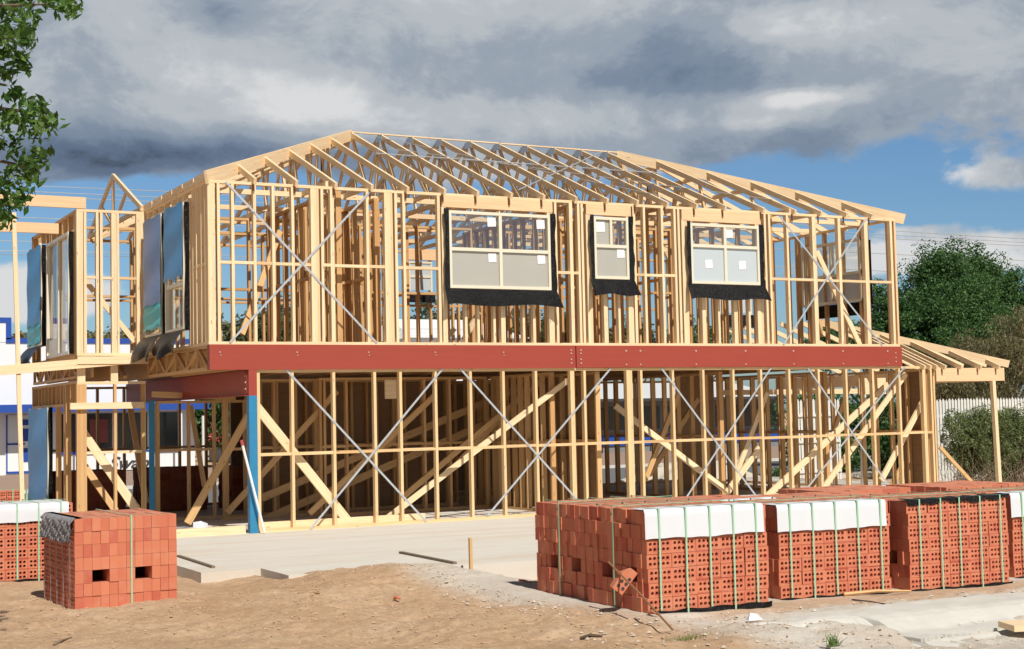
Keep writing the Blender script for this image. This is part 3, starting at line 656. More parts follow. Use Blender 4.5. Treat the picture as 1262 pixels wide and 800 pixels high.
# red beam on the facade
m = MB(); m.box(.0, 6.955, -.045, .085, H1+.0, ZB); rb = part('steel_beam', m, 'red')
m2 = MB(); m2.box(6.975, 15.0, -.045, .085, H1+.004, ZB); rb2 = part('steel_beam', m2, 'red')
def bolt(x, z, y=-.045, p=rb, r=.016):
    k = MB(); k.tube([(x, y-.012, z), (x, y+.01, z)], r, 6); k.build('bolt', M['steelbolt'], p)
for x in (6.86, 7.07):
    for z in (2.79, 2.86, 2.97, 3.03): bolt(x, z, p=rb if x < 6.96 else rb2)
for px in (770, 787.5, 856, 917, 976, 1037, 1092): 
    bolt(X0(px, 440), 3.02, p=rb2, r=.02); bolt(X0(px, 440), 2.76, p=rb2)
for k, px in enumerate((270, 365, 453, 535, 619)):
    bolt(X0(px, 440), 2.99, p=rb, r=.014); bolt(X0(px, 440)+.01, 2.94, p=rb, r=.01)
for z in (2.8, 2.88, 2.98): bolt(X0(1102, 440), z, p=rb2)
# dark beam along the garage side, end plate and posts
m = MB(); m.box(.655, .70, .02, 8.45, H1-HB, H1-.003, 'y'); db = part('steel_beam', m, 'red')
m = MB(); m.box(.60, .74, .02, 8.45, H1-HB-.012, H1-HB, 'y'); m.build('flange', M['red'], db)
m = MB(); m.box(.643, .655, .03, .24, H1-HB+.02, H1-.03, 'y'); m.build('end_plate', M['red'], db)
for z in (2.38, 2.49, 2.6): k = MB(); k.tube([(.63, .08, z), (.66, .08, z)], .016, 6); k.build('bolt', M['steelbolt'], db)
m = MB(); m.box(.655, .795, -.052, .08, 0, H1-HB-.013, 'z'); po = part('steel_post', m, 'bluepaint')
m = MB(); m.box(.655, .795, -.048, .076, H1-HB-.013, H1-.002, 'z'); m.build('post_top', M['red'], po)
m = MB(); m.box(.03, .125, 4.0, 4.055, 0, H1-HB-.015, 'z'); part('steel_post', m, 'bluepaint')

# floor: deck, joists, open-web trusses
m = MB(); m.box(.03, 14.98, .13, DY-.03, ZB-.03, ZB-.004); m.box(-1.24, .03, 4.12, DY-.03, ZB-.03, ZB-.004); part('floor_deck', m, 'board')
m = MB()
for i in range(25):
    x = .62*i+.3
    if x < 14.9: m.box(x, x+.05, .12, DY-.1, H1+.02, ZB-.032, 'y')
for x in (-1.0, -.55): m.box(x, x+.05, 4.2, DY-.1, H1+.02, ZB-.032, 'y')
part('floor_joists', m, 'pine_b')
def web_truss(X, ya, yb, z0=H1, z1=ZB, wd=.07):
    m = MB(); m.box(X, X+wd, ya, yb, z1-.05, z1, 'y'); m.box(X, X+wd, ya, yb, z0, z0+.05, 'y')
    n = max(2, int(round((yb-ya)/.62))); st = (yb-ya)/n
    for i in range(n):
        a, b = ya+i*st, ya+(i+1)*st
        if i % 2 == 0: m.beam((X+wd/2, a+.03, z0+.04), (X+wd/2, b-.03, z1-.04), .05, .045)
        else: m.beam((X+wd/2, a+.03, z1-.04), (X+wd/2, b-.03, z0+.04), .05, .045)
        m.box(X+.01, X+wd-.01, b-.03, b+.02, z0+.05, z1-.05, 'z')
    return m
part('floor_truss', web_truss(.003, .1, 4.06), 'pine_b'); part('floor_truss', web_truss(-1.28, 4.2, 8.5), 'pine_b'); part('floor_truss', web_truss(-.4, 4.2, 8.5), 'pine_b')
part('floor_truss', web_truss(.45, .1, 4.0), 'pine_b')

# left side wall of the upper floor
sw = [.10, .32, .60, .82, (1.02, .09, None, 5.68), (2.44, .09, None, 5.68), (1.73, .05, 5.68), (2.62, .05), (3.82, .09), (3.98, .05), (1.4, .05, 5.7), (2.1, .05, 5.7), (3.0, .05, 5.7), (3.4, .05, 5.7)]
lw = wall((0, .103), (0, 4.06), ZB, ZT, [(s if not isinstance(s, tuple) else s) for s in sw], (1, 0), nog=None)
for a, b in ((.155, .29), (.35, .57), (.63, .79), (.85, .97)): m = MB(); m.box(.004, .096, a, b, 4.45, 4.5, 'y'); m.build('noggin', M['pine'], lw)
for a in (1.75, 3.05): m = MB(); m.box(.003, .097, a-.62, a+.62, 5.66, 5.70, 'y'); m.build('noggin', M['pine'], lw)

# left wing: front and side walls on both floors
WY = 4.06
wing = wall((-1.28, WY), (0, WY), ZB, ZT, [(.06, .12), (.155, .05), (.69, .1), (.76, .04), (1.16, .12), (1.25, .05), .37, .45], (0, 1), nog=4.55)
wall((-1.28, WY+.103), (-1.28, DY), ZB, ZT, [.06, .12, (.2, .05), (2.35, .09), (2.55, .09), (2.9, .05), (4.35, .06), (1.2, .05, 5.5), (1.8, .05, 5.5), (.7, .05, 5.5), (3.4, .05, 5.6)], (1, 0), mat='pine_b')
m = MB(); m.box(-1.28, -1.20, 4.3, 6.5, 5.44, 5.50, 'y'); part('lintel', m)
wl = wall((-1.28, WY), (-.02, WY), 0, 2.64, [(.05, .13), (.14, .05), (.70, .05), (1.22, .06)], (0, 1), nog=1.30)
m = MB(); m.box(-1.42, -.06, 3.99, 4.058, 2.13, 2.25); m.build('ledger', M['pine'], wl)
m = MB(); m.box(-1.27, -1.13, WY+.02, WY+.1, 2.642, 3.08, 'z'); m.box(-.66, -.53, WY+.02, WY+.1, 2.642, 3.08, 'z'); m.build('blocking', M['pine'], wl)
wall((-1.28, WY+.103), (-1.28, DY), 0, 2.66, [(1.0, .12), (1.15, .1), (1.9, .06), (2.3, .06, 2.25), (2.7, .05, 2.25), (3.05, .05, 2.25), (3.4, .05, 2.25), (3.75, .05, 2.25), (4.4, .1), (1.45, .05, 2.25), (.55, .06, 2.2)], (1, 0), mat='pine_b')
m = MB(); m.box(-1.29, -1.19, 5.2, 8.5, 2.2, 2.25, 'y'); part('sill_plate', m, 'pine_b')
m = MB(); m.beam((-.03, 4.0, 3.07), (-5.4, 4.0, 2.62), .1, .17, (0, 1, 0)); part('ledger', m)
m = MB(); m.box(-1.3, -.0, 3.93, 3.99, 2.96, 3.10); part('ledger', m)
# temporary posts and headers at the far left
m = MB(); m.beam(at(28, 640, 4.0), at(17, 262, 4.0), .075, .05); part('post', m)
m = MB(); m.beam(at(105.5, 250.5, 4.1), at(105.5, 250.5, 4.1)+V(-5.5, 0, .02), .07, .21, (0, 1, 0)); part('header_beam', m, 'lvl')
q0 = atX(72, 282, -1.28)
m = MB(); m.beam(q0, q0+V(-6.5, 0, 0), .07, .20, (0, 1, 0)); part('header_beam', m, 'lvl')
m = MB(); k0 = atX(47, 292, -1.28); m.box(-1.33, -1.285, 7.5, 7.6, 4.4, 5.6, 'z'); part('post', m)
# gable truss over the wing
def truss_y(X, ya, yb, zf, rise, wd=.05, webs=True, parent=house, mat='pine'):
    m = MB(); ym = (ya+yb)/2; side = (1, 0, 0); dz = -.05
    for s, y0 in ((1, ya), (-1, yb)): m.beam((X, y0, zf+dz), (X, ym, zf+rise+dz), wd, .10, side)
    m.beam((X+.001, ya, zf-.055), (X+.001, yb, zf-.055), wd, .085, side)
    if webs:
        m.beam((X-.001, ym, zf), (X-.001, ym, zf+rise-.1), wd*.9, .07, side)
        for s in (-1, 1): m.beam((X+.002, ym+s*(yb-ya)*.04, zf-.02), (X+.002, ym+s*(yb-ya)*.25, zf+rise*.48), wd*.9, .07, side)
    return m
part('roof_truss', truss_y(-.06, 4.1, 8.75, ZT+.12, .98), 'pine')

# --- main roof: 22.5 degree hip
TP = math.tan(R(22.6)); ZE = ZT+.10; YM = DY/2
zr = lambda y: ZE + TP*y
feet = [.78, 1.51, 2.22, 2.89, 3.57, 4.29, 4.95, 5.64, 6.32, 7.01, 7.70, 8.38, 9.07, 9.76, 10.45, 11.40, 12.20, 12.88, 13.56, 14.25]
def rafter_line(m, X, y0, y1, wd=.05, mirror=False, drop=.055):
    f = (lambda y: DY-y) if mirror else (lambda y: y)
    m.beam((X, f(y0), zr(y0)-drop), (X, f(y1), zr(y1)-drop), wd, .105, (1, 0, 0))
for X in feet:
    if 4.2 < X < 10.6:
        m = MB(); rafter_line(m, X, -.12, YM); rafter_line(m, X, -.12, YM, mirror=True)
        m.box(X-.0245, X+.0245, .0, DY, ZT+.001, ZT+.085, 'y')
        nodes = [(DY*.0+1.45, DY/3-.3), (DY/3-.3, DY*.255), (DY/3+.1, DY/2)]
        b1, b2 = DY*.30, DY*.70; t1, t2 = DY*.17, DY*.335
        for mir in (False, True):
            g = (lambda y: DY-y) if mir else (lambda y: y)
            for yb, yt in ((t1+.35, t1), (t1+.35, t2), (b1+.55, t2), (b1+.55, YM-.1)):
                m.beam((X+.001, g(yb), ZT+.06), (X+.001, g(yt), zr(yt)-.12), .045, .07, (1, 0, 0))
        t = part('roof_truss', m)
        for py_, pz_, a_, b_ in ((YM, zr(YM)-.10, .16, .07), (DY*.335, zr(DY*.335)-.09, .10, .05), (DY*.17, zr(DY*.17)-.09, .08, .05), (DY*.30+.55, ZT+.045, .12, .035)):
            k = MB(); k.box(X-.0295, X-.026, py_-a_, py_+a_, pz_-b_, pz_+b_, 'y'); k.build('nail_plate', M['galv'], t)
    else:
        yh = X if X < 5 else WX-X
        m = MB(); rafter_line(m, X, -.12, yh); part('rafter', m)
        m = MB(); rafter_line(m, X, -.12, yh, mirror=True)
        part('rafter', m)
    # rafter tie strap over the plate
    m = MB(); m.box(X-.018, X+.018, -.009, -.004, ZT-.19, ZT+.02, 'z'); part('tie_strap', m, 'rust')
# truncated trusses in the hip ends
for yh in (2.1, 2.9, 3.6):
    for X in (yh, WX-yh):
        m = MB(); m.box(X-.0245, X+.0245, .0, DY, ZT+.001, ZT+.09, 'y'); m.box(X-.0245, X+.0245, yh, DY-yh, zr(yh)-.14, zr(yh)-.05, 'y')
        for y in (yh, (yh+YM)/2, DY-yh, DY-(yh+YM)/2, YM): m.beam((X+.001, y, ZT+.08), (X+.001, y+.25*(1 if y < YM else -1), zr(yh)-.12), .045, .07, (1, 0, 0))
        part('roof_truss', m)
# jack rafters on the two ends running along X
for i in range(12):
    y = .35+.68*i
    if y > DY-.2: break
    L_ = min(y, DY-y)
    m = MB(); m.beam((-.02, y, ZE-.055), (L_, y, zr(L_)-.055), .05, .105, (0, 1, 0)); part('rafter', m)
    m = MB(); m.beam((WX+.10, y, ZE-.10), (WX-L_, y, zr(L_)-.055), .05, .105, (0, 1, 0)); part('rafter', m)
m = MB()
for i in range(6): a = .0+.69*i; m.obox((-.035, a+.03, ZT+.002), V(0, .63, 0), V(.045, 0, 0), V(0, 0, .125))
part('eave_blocking', m)
def hip(p, q, nm='hip_rafter', d=.22, w=.05):
    m = MB(); p, q = V(*p), V(*q); u_ = (q-p)/np.linalg.norm(q-p); hz = np.cross(u_, V(0, 0, 1)); m.beam(p-V(0, 0, d*.42), q-V(0, 0, d*.42), w, d, hz); return part(nm, m)
hip((-.03, -.03, ZE+.02), (YM, YM, zr(YM)+.02)); hip((WX+.10, -.10, ZE-.02), (WX-YM, YM, zr(YM)+.02)); hip((-.03, DY+.03, ZE+.02), (YM, YM, zr(YM)+.01)); hip((WX+.10, DY+.10, ZE-.02), (WX-YM, YM, zr(YM)+.01))
m = MB(); m.box(YM, WX-YM, YM-.03, YM+.03, zr(YM)-.02, zr(YM)+.005); part('ridge_batten', m, 'pine')
# metal bracing straps lying over the rafters
def rstrap(xa, ya, xb, yb, off=.012):
    m = MB(); m.beam((xa, ya, zr(ya)+off), (xb, yb, zr(yb)+off), .035, .003, (1, -.2, TP*-.2)); part('strap_brace', m, 'galv')
rstrap(4.4, 4.2, 9.3, .3); rstrap(5.9, .1, 10.3, 4.2); rstrap(4.5, 2.9, 12.2, .6, .016)
for y in (2.3,):
    m = MB(); m.beam((4.0, y, zr(y)+.03), (10.6, y, zr(y)+.03), .03, .012, (0, 1, 0)); part('batten', m, 'galv')

# --- metal strap braces on the walls
def wbrace(xa, za, xb, zb, y=-.006):
    m = MB(); p, q = V(xa, y, za), V(xb, y, zb); m.beam(p, q, .035, .004, np.cross((q-p)/np.linalg.norm(q-p), V(0, 1, 0))); 
    for a in (.18, .5, .8): r_ = p+(q-p)*a; m.tube([r_+V(0, -.012, 0), r_+V(0, 0, 0)], .012, 6)
    part('strap_brace', m, 'galv')
for b in ((1.32, 2.70, 3.86, .02), (4.23, 2.70, 1.71, .01), (4.58, 2.70, 7.13, .06), (7.75, 2.70, 5.06, .06), (8.89, 2.69, 11.13, .06), (11.54, 2.69, 9.27, .06), (12.47, 2.69, 14.6, .10), (15.1, 2.69, 12.15, .06)):
    wbrace(*b, y=-.008 if b[0] < b[2] else -.014)
for b in ((.31, 5.83, 2.98, 3.15), (2.9, 5.8, .35, 3.15), (14.18, 5.82, 11.87, 3.15), (11.9, 5.75, 14.5, 3.14)): wbrace(*b, y=-.008 if b[0] < b[2] else -.014)
m = MB(); m.beam((.84, .15, 2.1), (2.49, .15, .05), .05, .15, (0, 1, 0)); part('timber_brace', m)
m = MB(); m.beam((12.95, .16, 5.1), (14.02, .16, 3.16), .05, .11, (0, 1, 0)); part('timber_brace', m)
# bottom plate doubled in front, lit
m = MB(); m.box(-.95, .60, .02, .16, .0, .13); part('bottom_plate', m); m = MB(); m.box(.86, 3.9, .12, .2, 0.001, .16); part('bottom_plate', m)

# --- props and stair stringers inside (measured end points at their own depth)
def prop(a, b, Ya, Yb, w=.05, d=.13, mat='pine', nm='prop'):
    p, q = at(*a, Ya), at(*b, Yb); m = MB(); m.beam(p, q, w, d*.85, (0, 1, 0)); part(nm, m, mat)
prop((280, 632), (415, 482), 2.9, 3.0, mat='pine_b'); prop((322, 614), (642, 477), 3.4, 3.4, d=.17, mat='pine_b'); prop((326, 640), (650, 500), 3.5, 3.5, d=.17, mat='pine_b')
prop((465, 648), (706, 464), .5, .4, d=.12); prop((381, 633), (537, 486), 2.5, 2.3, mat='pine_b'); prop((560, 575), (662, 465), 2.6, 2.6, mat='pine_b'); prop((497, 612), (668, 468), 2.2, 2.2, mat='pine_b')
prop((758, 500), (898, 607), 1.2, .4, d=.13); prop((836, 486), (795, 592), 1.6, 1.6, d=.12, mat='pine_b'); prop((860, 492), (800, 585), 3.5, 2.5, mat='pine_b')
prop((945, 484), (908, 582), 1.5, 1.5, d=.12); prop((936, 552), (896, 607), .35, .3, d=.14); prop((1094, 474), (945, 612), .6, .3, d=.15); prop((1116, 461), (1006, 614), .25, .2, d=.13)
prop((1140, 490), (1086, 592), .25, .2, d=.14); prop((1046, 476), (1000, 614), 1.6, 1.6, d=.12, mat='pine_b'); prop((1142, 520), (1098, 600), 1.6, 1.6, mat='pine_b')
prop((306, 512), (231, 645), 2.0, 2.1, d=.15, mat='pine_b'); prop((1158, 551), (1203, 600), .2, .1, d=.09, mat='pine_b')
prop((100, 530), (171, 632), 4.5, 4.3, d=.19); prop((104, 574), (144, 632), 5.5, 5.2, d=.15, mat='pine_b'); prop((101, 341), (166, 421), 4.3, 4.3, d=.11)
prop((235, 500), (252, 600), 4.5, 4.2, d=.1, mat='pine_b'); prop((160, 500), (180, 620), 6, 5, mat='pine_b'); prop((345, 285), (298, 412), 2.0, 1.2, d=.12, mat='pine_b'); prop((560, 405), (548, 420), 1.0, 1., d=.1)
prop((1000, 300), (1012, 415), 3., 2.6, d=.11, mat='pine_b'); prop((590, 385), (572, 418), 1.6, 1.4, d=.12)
m = MB(); m.beam(at(187, 486, 4.0), at(290, 490, 4.0), .05, .11, (0, 1, 0)); part('ledger', m, 'pine_b')

# --- interior and rear walls
def rng(a, b, st, jit=.0): 
    o = []; x = a
    while x < b: o.append(x+random.uniform(-jit, jit)); x += st
    return o
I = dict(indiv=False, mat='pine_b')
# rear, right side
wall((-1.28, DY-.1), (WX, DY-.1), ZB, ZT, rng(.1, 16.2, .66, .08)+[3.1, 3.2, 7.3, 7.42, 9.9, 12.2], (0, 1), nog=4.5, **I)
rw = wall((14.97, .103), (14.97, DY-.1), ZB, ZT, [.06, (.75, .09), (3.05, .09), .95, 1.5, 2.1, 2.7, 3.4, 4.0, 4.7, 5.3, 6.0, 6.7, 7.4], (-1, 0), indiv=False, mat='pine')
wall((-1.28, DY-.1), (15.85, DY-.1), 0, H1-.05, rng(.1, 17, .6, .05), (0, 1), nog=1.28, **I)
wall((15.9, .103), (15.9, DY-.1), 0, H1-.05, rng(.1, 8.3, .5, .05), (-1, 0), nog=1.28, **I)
# upper interior
for p, q, st in (((2.35, .25), (2.35, 4.0), .46), ((3.35, .9), (3.35, 4.2), .5), ((7.15, .15), (7.15, 5.0), .42), ((9.05, .2), (9.05, 4.2), .5), ((11.75, .2), (11.75, 4.3), .5), ((5.5, 4.4), (5.5, 8.4), .6)):
    wall(p, q, ZB, ZT-.01, rng(.05, abs(q[1]-p[1]), st, .06), (1, 0), nog=4.4, **I)
for p, q, st in (((0.1, 4.2), (7.0, 4.2), .62), ((7.4, 4.4), (11.6, 4.4), .55), ((2.5, 2.4), (4.1, 2.4), .45), ((7.4, 2.2), (9.0, 2.2), .5), ((9.2, 2.9), (11.7, 2.9), .5), ((-1.1, 6.4), (5.4, 6.4), .7)):
    wall(p, q, ZB, ZT-.01, rng(.05, q[0]-p[0], st, .07), (0, 1), nog=4.4, **I)
# ceiling ties and stair trimmer seen between the studs
m = MB()
for i in range(4): m.box(.1, 6.9, 1.2+i*1.9, 1.25+i*1.9, ZT-.02, ZT+.07)
for i in range(5): m.box(7.3, 14.9, 1.0+i*1.4, 1.05+i*1.4, ZT-.03, ZT+.06)
part('ceiling_joists', m, 'pine')
# lower interior
for p, q, st in (((6.7, .5), (6.7, 4.2), .30), ((7.55, .25), (7.55, 4.2), .42), ((10.9, .9), (10.9, 5.4), .5), ((13.9, 1.2), (13.9, 5), .5)):
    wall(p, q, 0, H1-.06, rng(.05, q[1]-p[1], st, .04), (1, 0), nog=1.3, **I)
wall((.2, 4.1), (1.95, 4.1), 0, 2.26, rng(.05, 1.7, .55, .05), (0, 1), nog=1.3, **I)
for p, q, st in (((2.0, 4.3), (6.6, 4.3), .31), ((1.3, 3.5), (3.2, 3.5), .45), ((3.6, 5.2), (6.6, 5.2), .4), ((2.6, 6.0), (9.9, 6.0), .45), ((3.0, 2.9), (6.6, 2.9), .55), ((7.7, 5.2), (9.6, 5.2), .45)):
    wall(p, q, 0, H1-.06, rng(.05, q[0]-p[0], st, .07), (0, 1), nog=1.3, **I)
o = rest.build('interior_studs', M['pine_b'], house); o['kind'] = 'stuff'
# dark sheet bracing on rear and inner walls
for nm, bx in (('bracing_panel', (3.0, 12.6, DY-.115, DY-.104)), ('bracing_panel', (2.05, 6.5, 4.41, 4.425))):
    m = MB(); m.box(bx[0], bx[1], bx[2], bx[3], .05, H1-.08); part(nm, m, 'board')
for X, ya, yb in ((7.66, .35, 4.3), (15.915, .25, 1.0)):
    m = MB(); m.box(X, X+.012, ya, yb, .05, H1-.08, 'y'); part('bracing_panel', m, 'board')
m = MB(); m.box(11.95, 12.95, 3.9, 3.92, .05, H1-.05); part('bracing_panel', m, 'board')
m = MB(); m.beam(at(1020, 482, 4.5)-V(3.2, 0, 0), at(1065, 482, 4.5), .05, .12, (0, 1, 0)); part('lintel', m)
m = MB(); m.box(X0(1059, 480, 2.5), X0(1092, 480, 2.5), 2.5, 2.56, float(at(1070, 486, 2.5)[2]), float(at(1070, 466, 2.5)[2])); part('lintel', m)
m = MB(); m.beam(at(1064, 484, 3.), at(1064, 610, 3.), .10, .08); part('post', m, 'whitewood')
# notice pinned inside
m = MB(); c0 = at(475, 480, 1.0); m.box(c0[0], c0[0]+.22, 1.0, 1.04, c0[2]-.17, c0[2]+.17); part('meter_panel', m, 'pine')

# --- porch and lower roof on the right
m = MB(); m.box(15.99, 18.02, -.01, .055, 2.37, 2.655); part('porch_beam', m, 'lvl')
m = MB(); m.box(17.98, 18.04, .055, 8.0, 2.37, 2.655, 'y'); part('porch_beam', m, 'lvl')
m = MB(); m.beam((17.75, .02, 0), (17.68, .02, 2.37), .09, .09); part('porch_post', m, 'pine')
hip((18.1, -.08, 2.80), (16.0, 2.02, 3.60), d=.16); hip((16.0, 2.02, 3.60), (15.1, 2.92, 3.93), d=.16)
zl = lambda y: 2.76 + .40*y
for X in (15.55, 15.72, 15.9, 16.15, 16.62, 17.2, 17.75):
    ye = min(18.0-X, 2.2 if X > 15 else 2); m = MB(); m.beam((X, -.13, zl(-.13)-.05), (X, ye, zl(ye)-.05), .05, .10); part('rafter', m)
    m = MB(); m.box(X-.018, X+.018, -.02, -.015, 2.56, 2.70, 'z'); part('tie_strap', m, 'rust')
for i in range(9):
    y = .6+.7*i; L_ = min(y, 2.9); m = MB(); m.beam((18.1, y, 2.74), (18.0-L_, y, zl(L_)-.05), .05, .10, (0, 1, 0)); part('rafter', m)

# ------------------------------------------------------------------ windows
def window_x(x0, x1, z0, z1, y, kind, label):
    wn_ = MB(); f = .055; yy0, yy1 = y-.055, y+.03
    for a, b, c, d in ((x0, x1, z0, z0+f), (x0, x1, z1-f, z1)): wn_.box(a, b, yy0, yy1, c, d)
    for a in (x0, x1-f): wn_.box(a, a+f, yy0, yy1, z0+f, z1-f, 'z')
    xm, sp = (x0+x1)/2, z0+(z1-z0)*(.505 if kind != 'wide_low' else .63)
    if kind == 'single': sp = z0+(z1-z0)*.53
    wn_.box(x0+f, x1-f, yy0+.006, yy1, sp-.03, sp+.03)
    if kind != 'single': wn_.box(xm-.03, xm+.03, yy0+.003, yy1, z0+f, z1-f, 'z')
    else: wn_.box(xm-.025, xm+.025, yy0+.003, yy1, sp+.03, z1-f, 'z')
    win = wn_.build('window', M['cream'], house); win['label'] = label
    frm = 'frostblue' if kind == 'wide_low' else 'frost'
    cols = [(x0+f, xm-.03), (xm+.03, x1-f)]
    def pane(a, b, c, d, mat, nm='pane'):
        k = MB(); k.box(a, b, y-.012, y-.006, c, d); k.build(nm, M[mat], win)
    for i, (a, b) in enumerate(cols):
        pane(a, b, sp+.03, z1-f, 'frost' if (kind == 'single' and i == 0) else 'glass')
        if kind != 'single': pane(a, b, z0+f, sp-.03, frm)
    if kind == 'single': pane(x0+f, x1-f, z0+f, sp-.03, frm)
    def sticker(cx, cz, s):
        k = MB(); k.obox((cx-s/2, y-.020, cz-s/2), V(s, 0, .01), V(0, .002, 0), V(-.006, 0, s)); k.build('sticker', M['sticker'], win)
    if kind == 'wide':
        for a, b in cols: sticker(b-.13, z1-f-.12, .17); sticker(b-.13, sp-.03-.11, .16)
    elif kind == 'single': sticker(x0+f+.12, z1-f-.14, .19); sticker(x1-f-.11, sp-.13, .17)
    else:
        sticker(cols[1][0]+.10, z1-f-.12, .17)
        for a, b in cols: sticker((a+b)/2+.02, sp-.36, .17)
    # black flashing: strips down both sides and a flap below
    for s, e in ((-1, x0), (1, x1)):
        def sf(u_, v_, s=s, e=e): 
            zz_ = z0-.03+v_*(z1-z0+.06); wob = .012*math.sin(v_*7+e*3)+.006*math.sin(v_*23)
            return (e + s*(u_*(.10+wob)) - s*.005, y-.058-.012*u_*math.sin(v_*9+e)**2 - .012*u_, zz_)
        sheet(sf, 4, 24, .003, (0, -1, 0)).build('flashing', M['black'], win, True)
    hb = .30
    def bf(u_, v_):
        ex = .09*v_; x = x0-.10-ex*.4+u_*(x1-x0+.20+ex*.8); cr = .03*math.sin(u_*9+x0)*v_+.010*math.sin(u_*19+2*v_)*v_
        edge = max(0, abs(u_-.5)*2-.86)/.14
        return (x, y-.062-.10*v_-abs(cr)-.06*edge*v_, z0-.01-v_*(hb+.02*math.sin(u_*9+x0)+.02*edge))
    sheet(bf, 48, 12, .003, (0, -1, 0)).build('flashing', M['black'], win, True)
    return win
window_x(4.38, 6.47, 4.14, 5.535, -.01, 'wide', 'widest upper window with clear upper and grey lower panes')
window_x(7.41, 8.19, 4.38, 5.56, -.01, 'single', 'narrow upper window with one grey lower pane')
window_x(9.62, 11.30, 4.34, 5.53, -.01, 'wide_low', 'right upper window with pale lower panes')

def window_side(X, y0, y1, z0, z1, films, flap=True, slid=False, label=None):
    k = MB(); f = .06; a0, a1 = X-.11, X-.01
    for c, d in ((z0, z0+f), (z1-f, z1)): k.box(a0, a1, y0, y1, c, d, 'y')
    for e in (y0, y1-f): k.box(a0+.001, a1-.001, e, e+f, z0+f, z1-f, 'z')
    zm = z0+(z1-z0)*.37
    if not slid: k.box(a0+.01, a1-.005, y0+f, y1-f, zm-.03, zm+.03, 'y')
    else: k.box(a0+.02, a1-.005, (y0+y1)/2-.04, (y0+y1)/2+.05, z0+f, z1-f, 'z'); k.box(a0+.03, a1-.01, (y0+y1)/2+.06, y1-f, z0+f, z0+f+.3, 'y')
    win = k.build('window', M['cream'], house)
    if label: win['label'] = label
    g = MB(); g.box(X-.05, X-.045, y0+f, y1-f, z0+f, z1-f, 'y'); g.build('pane', M['glass'], win)
    for (za, zb, mat, bulge) in films:
        def sf(u_, v_): return (X-.125-bulge*.4*math.sin(u_*3.1)-.008*math.sin(v_*11+u_*2), y0+u_*(y1-y0), za+v_*(zb-za)+.02*math.sin(u_*11))
        sheet(sf, 18, 40, .003, (-1, 0, 0)).build('protective_film', M[mat], win, True)
    for e, s in ((y0, -1), (y1, 1)):
        def ff(u_, v_, e=e, s=s): return (X-.012-.08*u_*(1+.15*math.sin(v_*9)), e+s*(.02+.04*u_+.008*math.sin(v_*11)), z0+v_*(z1-z0))
        sheet(ff, 3, 24, .003, (-1, 0, 0)).build('flashing', M['black'], win, True)
    if flap:
        def bf(u_, v_):
            cr = math.sin(u_*8.5+y0*3)*.8+.3*math.sin(u_*15)
            return (X-.07-.26*math.sin(v_*1.9)-.07*v_*cr, y0-.10+u_*(y1-y0+.2)+.04*math.sin(v_*9), z0+.05-v_*(.46+.07*cr))
        sheet(bf, 40, 12, .004, (-1, 0, 0)).build('flashing', M['black'], win, True)
    return win
window_side(0, 1.10, 2.30, 3.42, 5.62, [(4.35, 5.62, 'bluefilm', .03)], label='side window half covered in bright blue film')
window_side(0, 2.56, 3.76, 3.42, 5.62, [(4.0, 5.60, 'cloudyfilm', .03), (3.55, 4.05, 'tealfilm', .02)], label='side window covered in grey blue and teal film')
window_side(-1.28, 4.32, 6.45, 3.16, 5.45, [], flap=False, slid=True, label='tall sliding door on the wing side with clear glass')
window_side(-1.28, 7.0, 8.45, 3.45, 5.5, [(3.9, 5.5, 'bluefilm', .03), (3.5, 3.95, 'tealfilm', .03)], label='wing side window wrapped in blue film')
window_side(-1.28, 6.35, 8.35, .1, 2.2, [(.3, 2.18, 'bluefilm', .05)], flap=False, label='lower wing window wrapped in blue film')
# window in the right side wall, seen from inside
k = MB(); f = .06
for c, d in ((4.17, 4.23), (5.5, 5.56), (4.78, 4.84)): k.box(14.86, 14.96, .98, 2.98, c, d, 'y')
for e in (.98, 2.92, 1.95): k.box(14.862, 14.958, e, e+.06, 4.17, 5.56, 'z')
rwin = k.build('window', M['cream'], house); rwin['label'] = 'window in the far right wall seen from inside'
g = MB(); g.box(14.9, 14.906, 1.04, 2.92, 4.84, 5.5, 'y'); g.build('pane', M['glass'], rwin); g = MB(); g.box(14.9, 14.906, 1.04, 2.92, 4.23, 4.78, 'y'); g.build('pane', M['frostblue'], rwin)
g = MB(); g.box(15.0, 15.01, .85, 3.05, 3.88, 4.17, 'y'); g.box(15.0, 15.01, .80, .95, 4.1, 5.5, 'z'); g.build('flashing', M['black'], rwin)

for (xa, xb, yt, ym_, yb, yf, lb_) in ((502, 532, 322, 352, 358, 373, 'rear window glimpsed left of the widest window'), (880, 925, 345, 380, 386, 404, 'rear window glimpsed under the right upper window')):
    a_, b_ = at(xa, yt, 8.5), at(xb, yb, 8.5); c_ = at(xa, yf, 8.5)[2]; k = MB()
    for z_ in (a_[2], b_[2]-.05, (a_[2]+b_[2])/2): k.box(a_[0], b_[0], 8.44, 8.5, z_-.05, z_)
    for x_ in (a_[0], b_[0]-.05): k.box(x_, x_+.05, 8.442, 8.498, b_[2]-.04, a_[2]-.06, 'z')
    w_ = k.build('window', M['cream'], house); w_['label'] = lb_
    k = MB(); k.box(a_[0]+.05, b_[0]-.05, 8.46, 8.465, b_[2], a_[2]-.05); k.build('pane', M['frostblue'], w_)
    k = MB(); k.box(a_[0]-.05, b_[0]+.05, 8.40, 8.41, c_, b_[2]-.06); k.build('flashing', M['black'], w_)
    k = MB(); k.box(a_[0]-.1, b_[0]+.1, 8.41, 8.5, a_[2]+.03, a_[2]+.30); k.build('lintel', M['lvl'], w_)

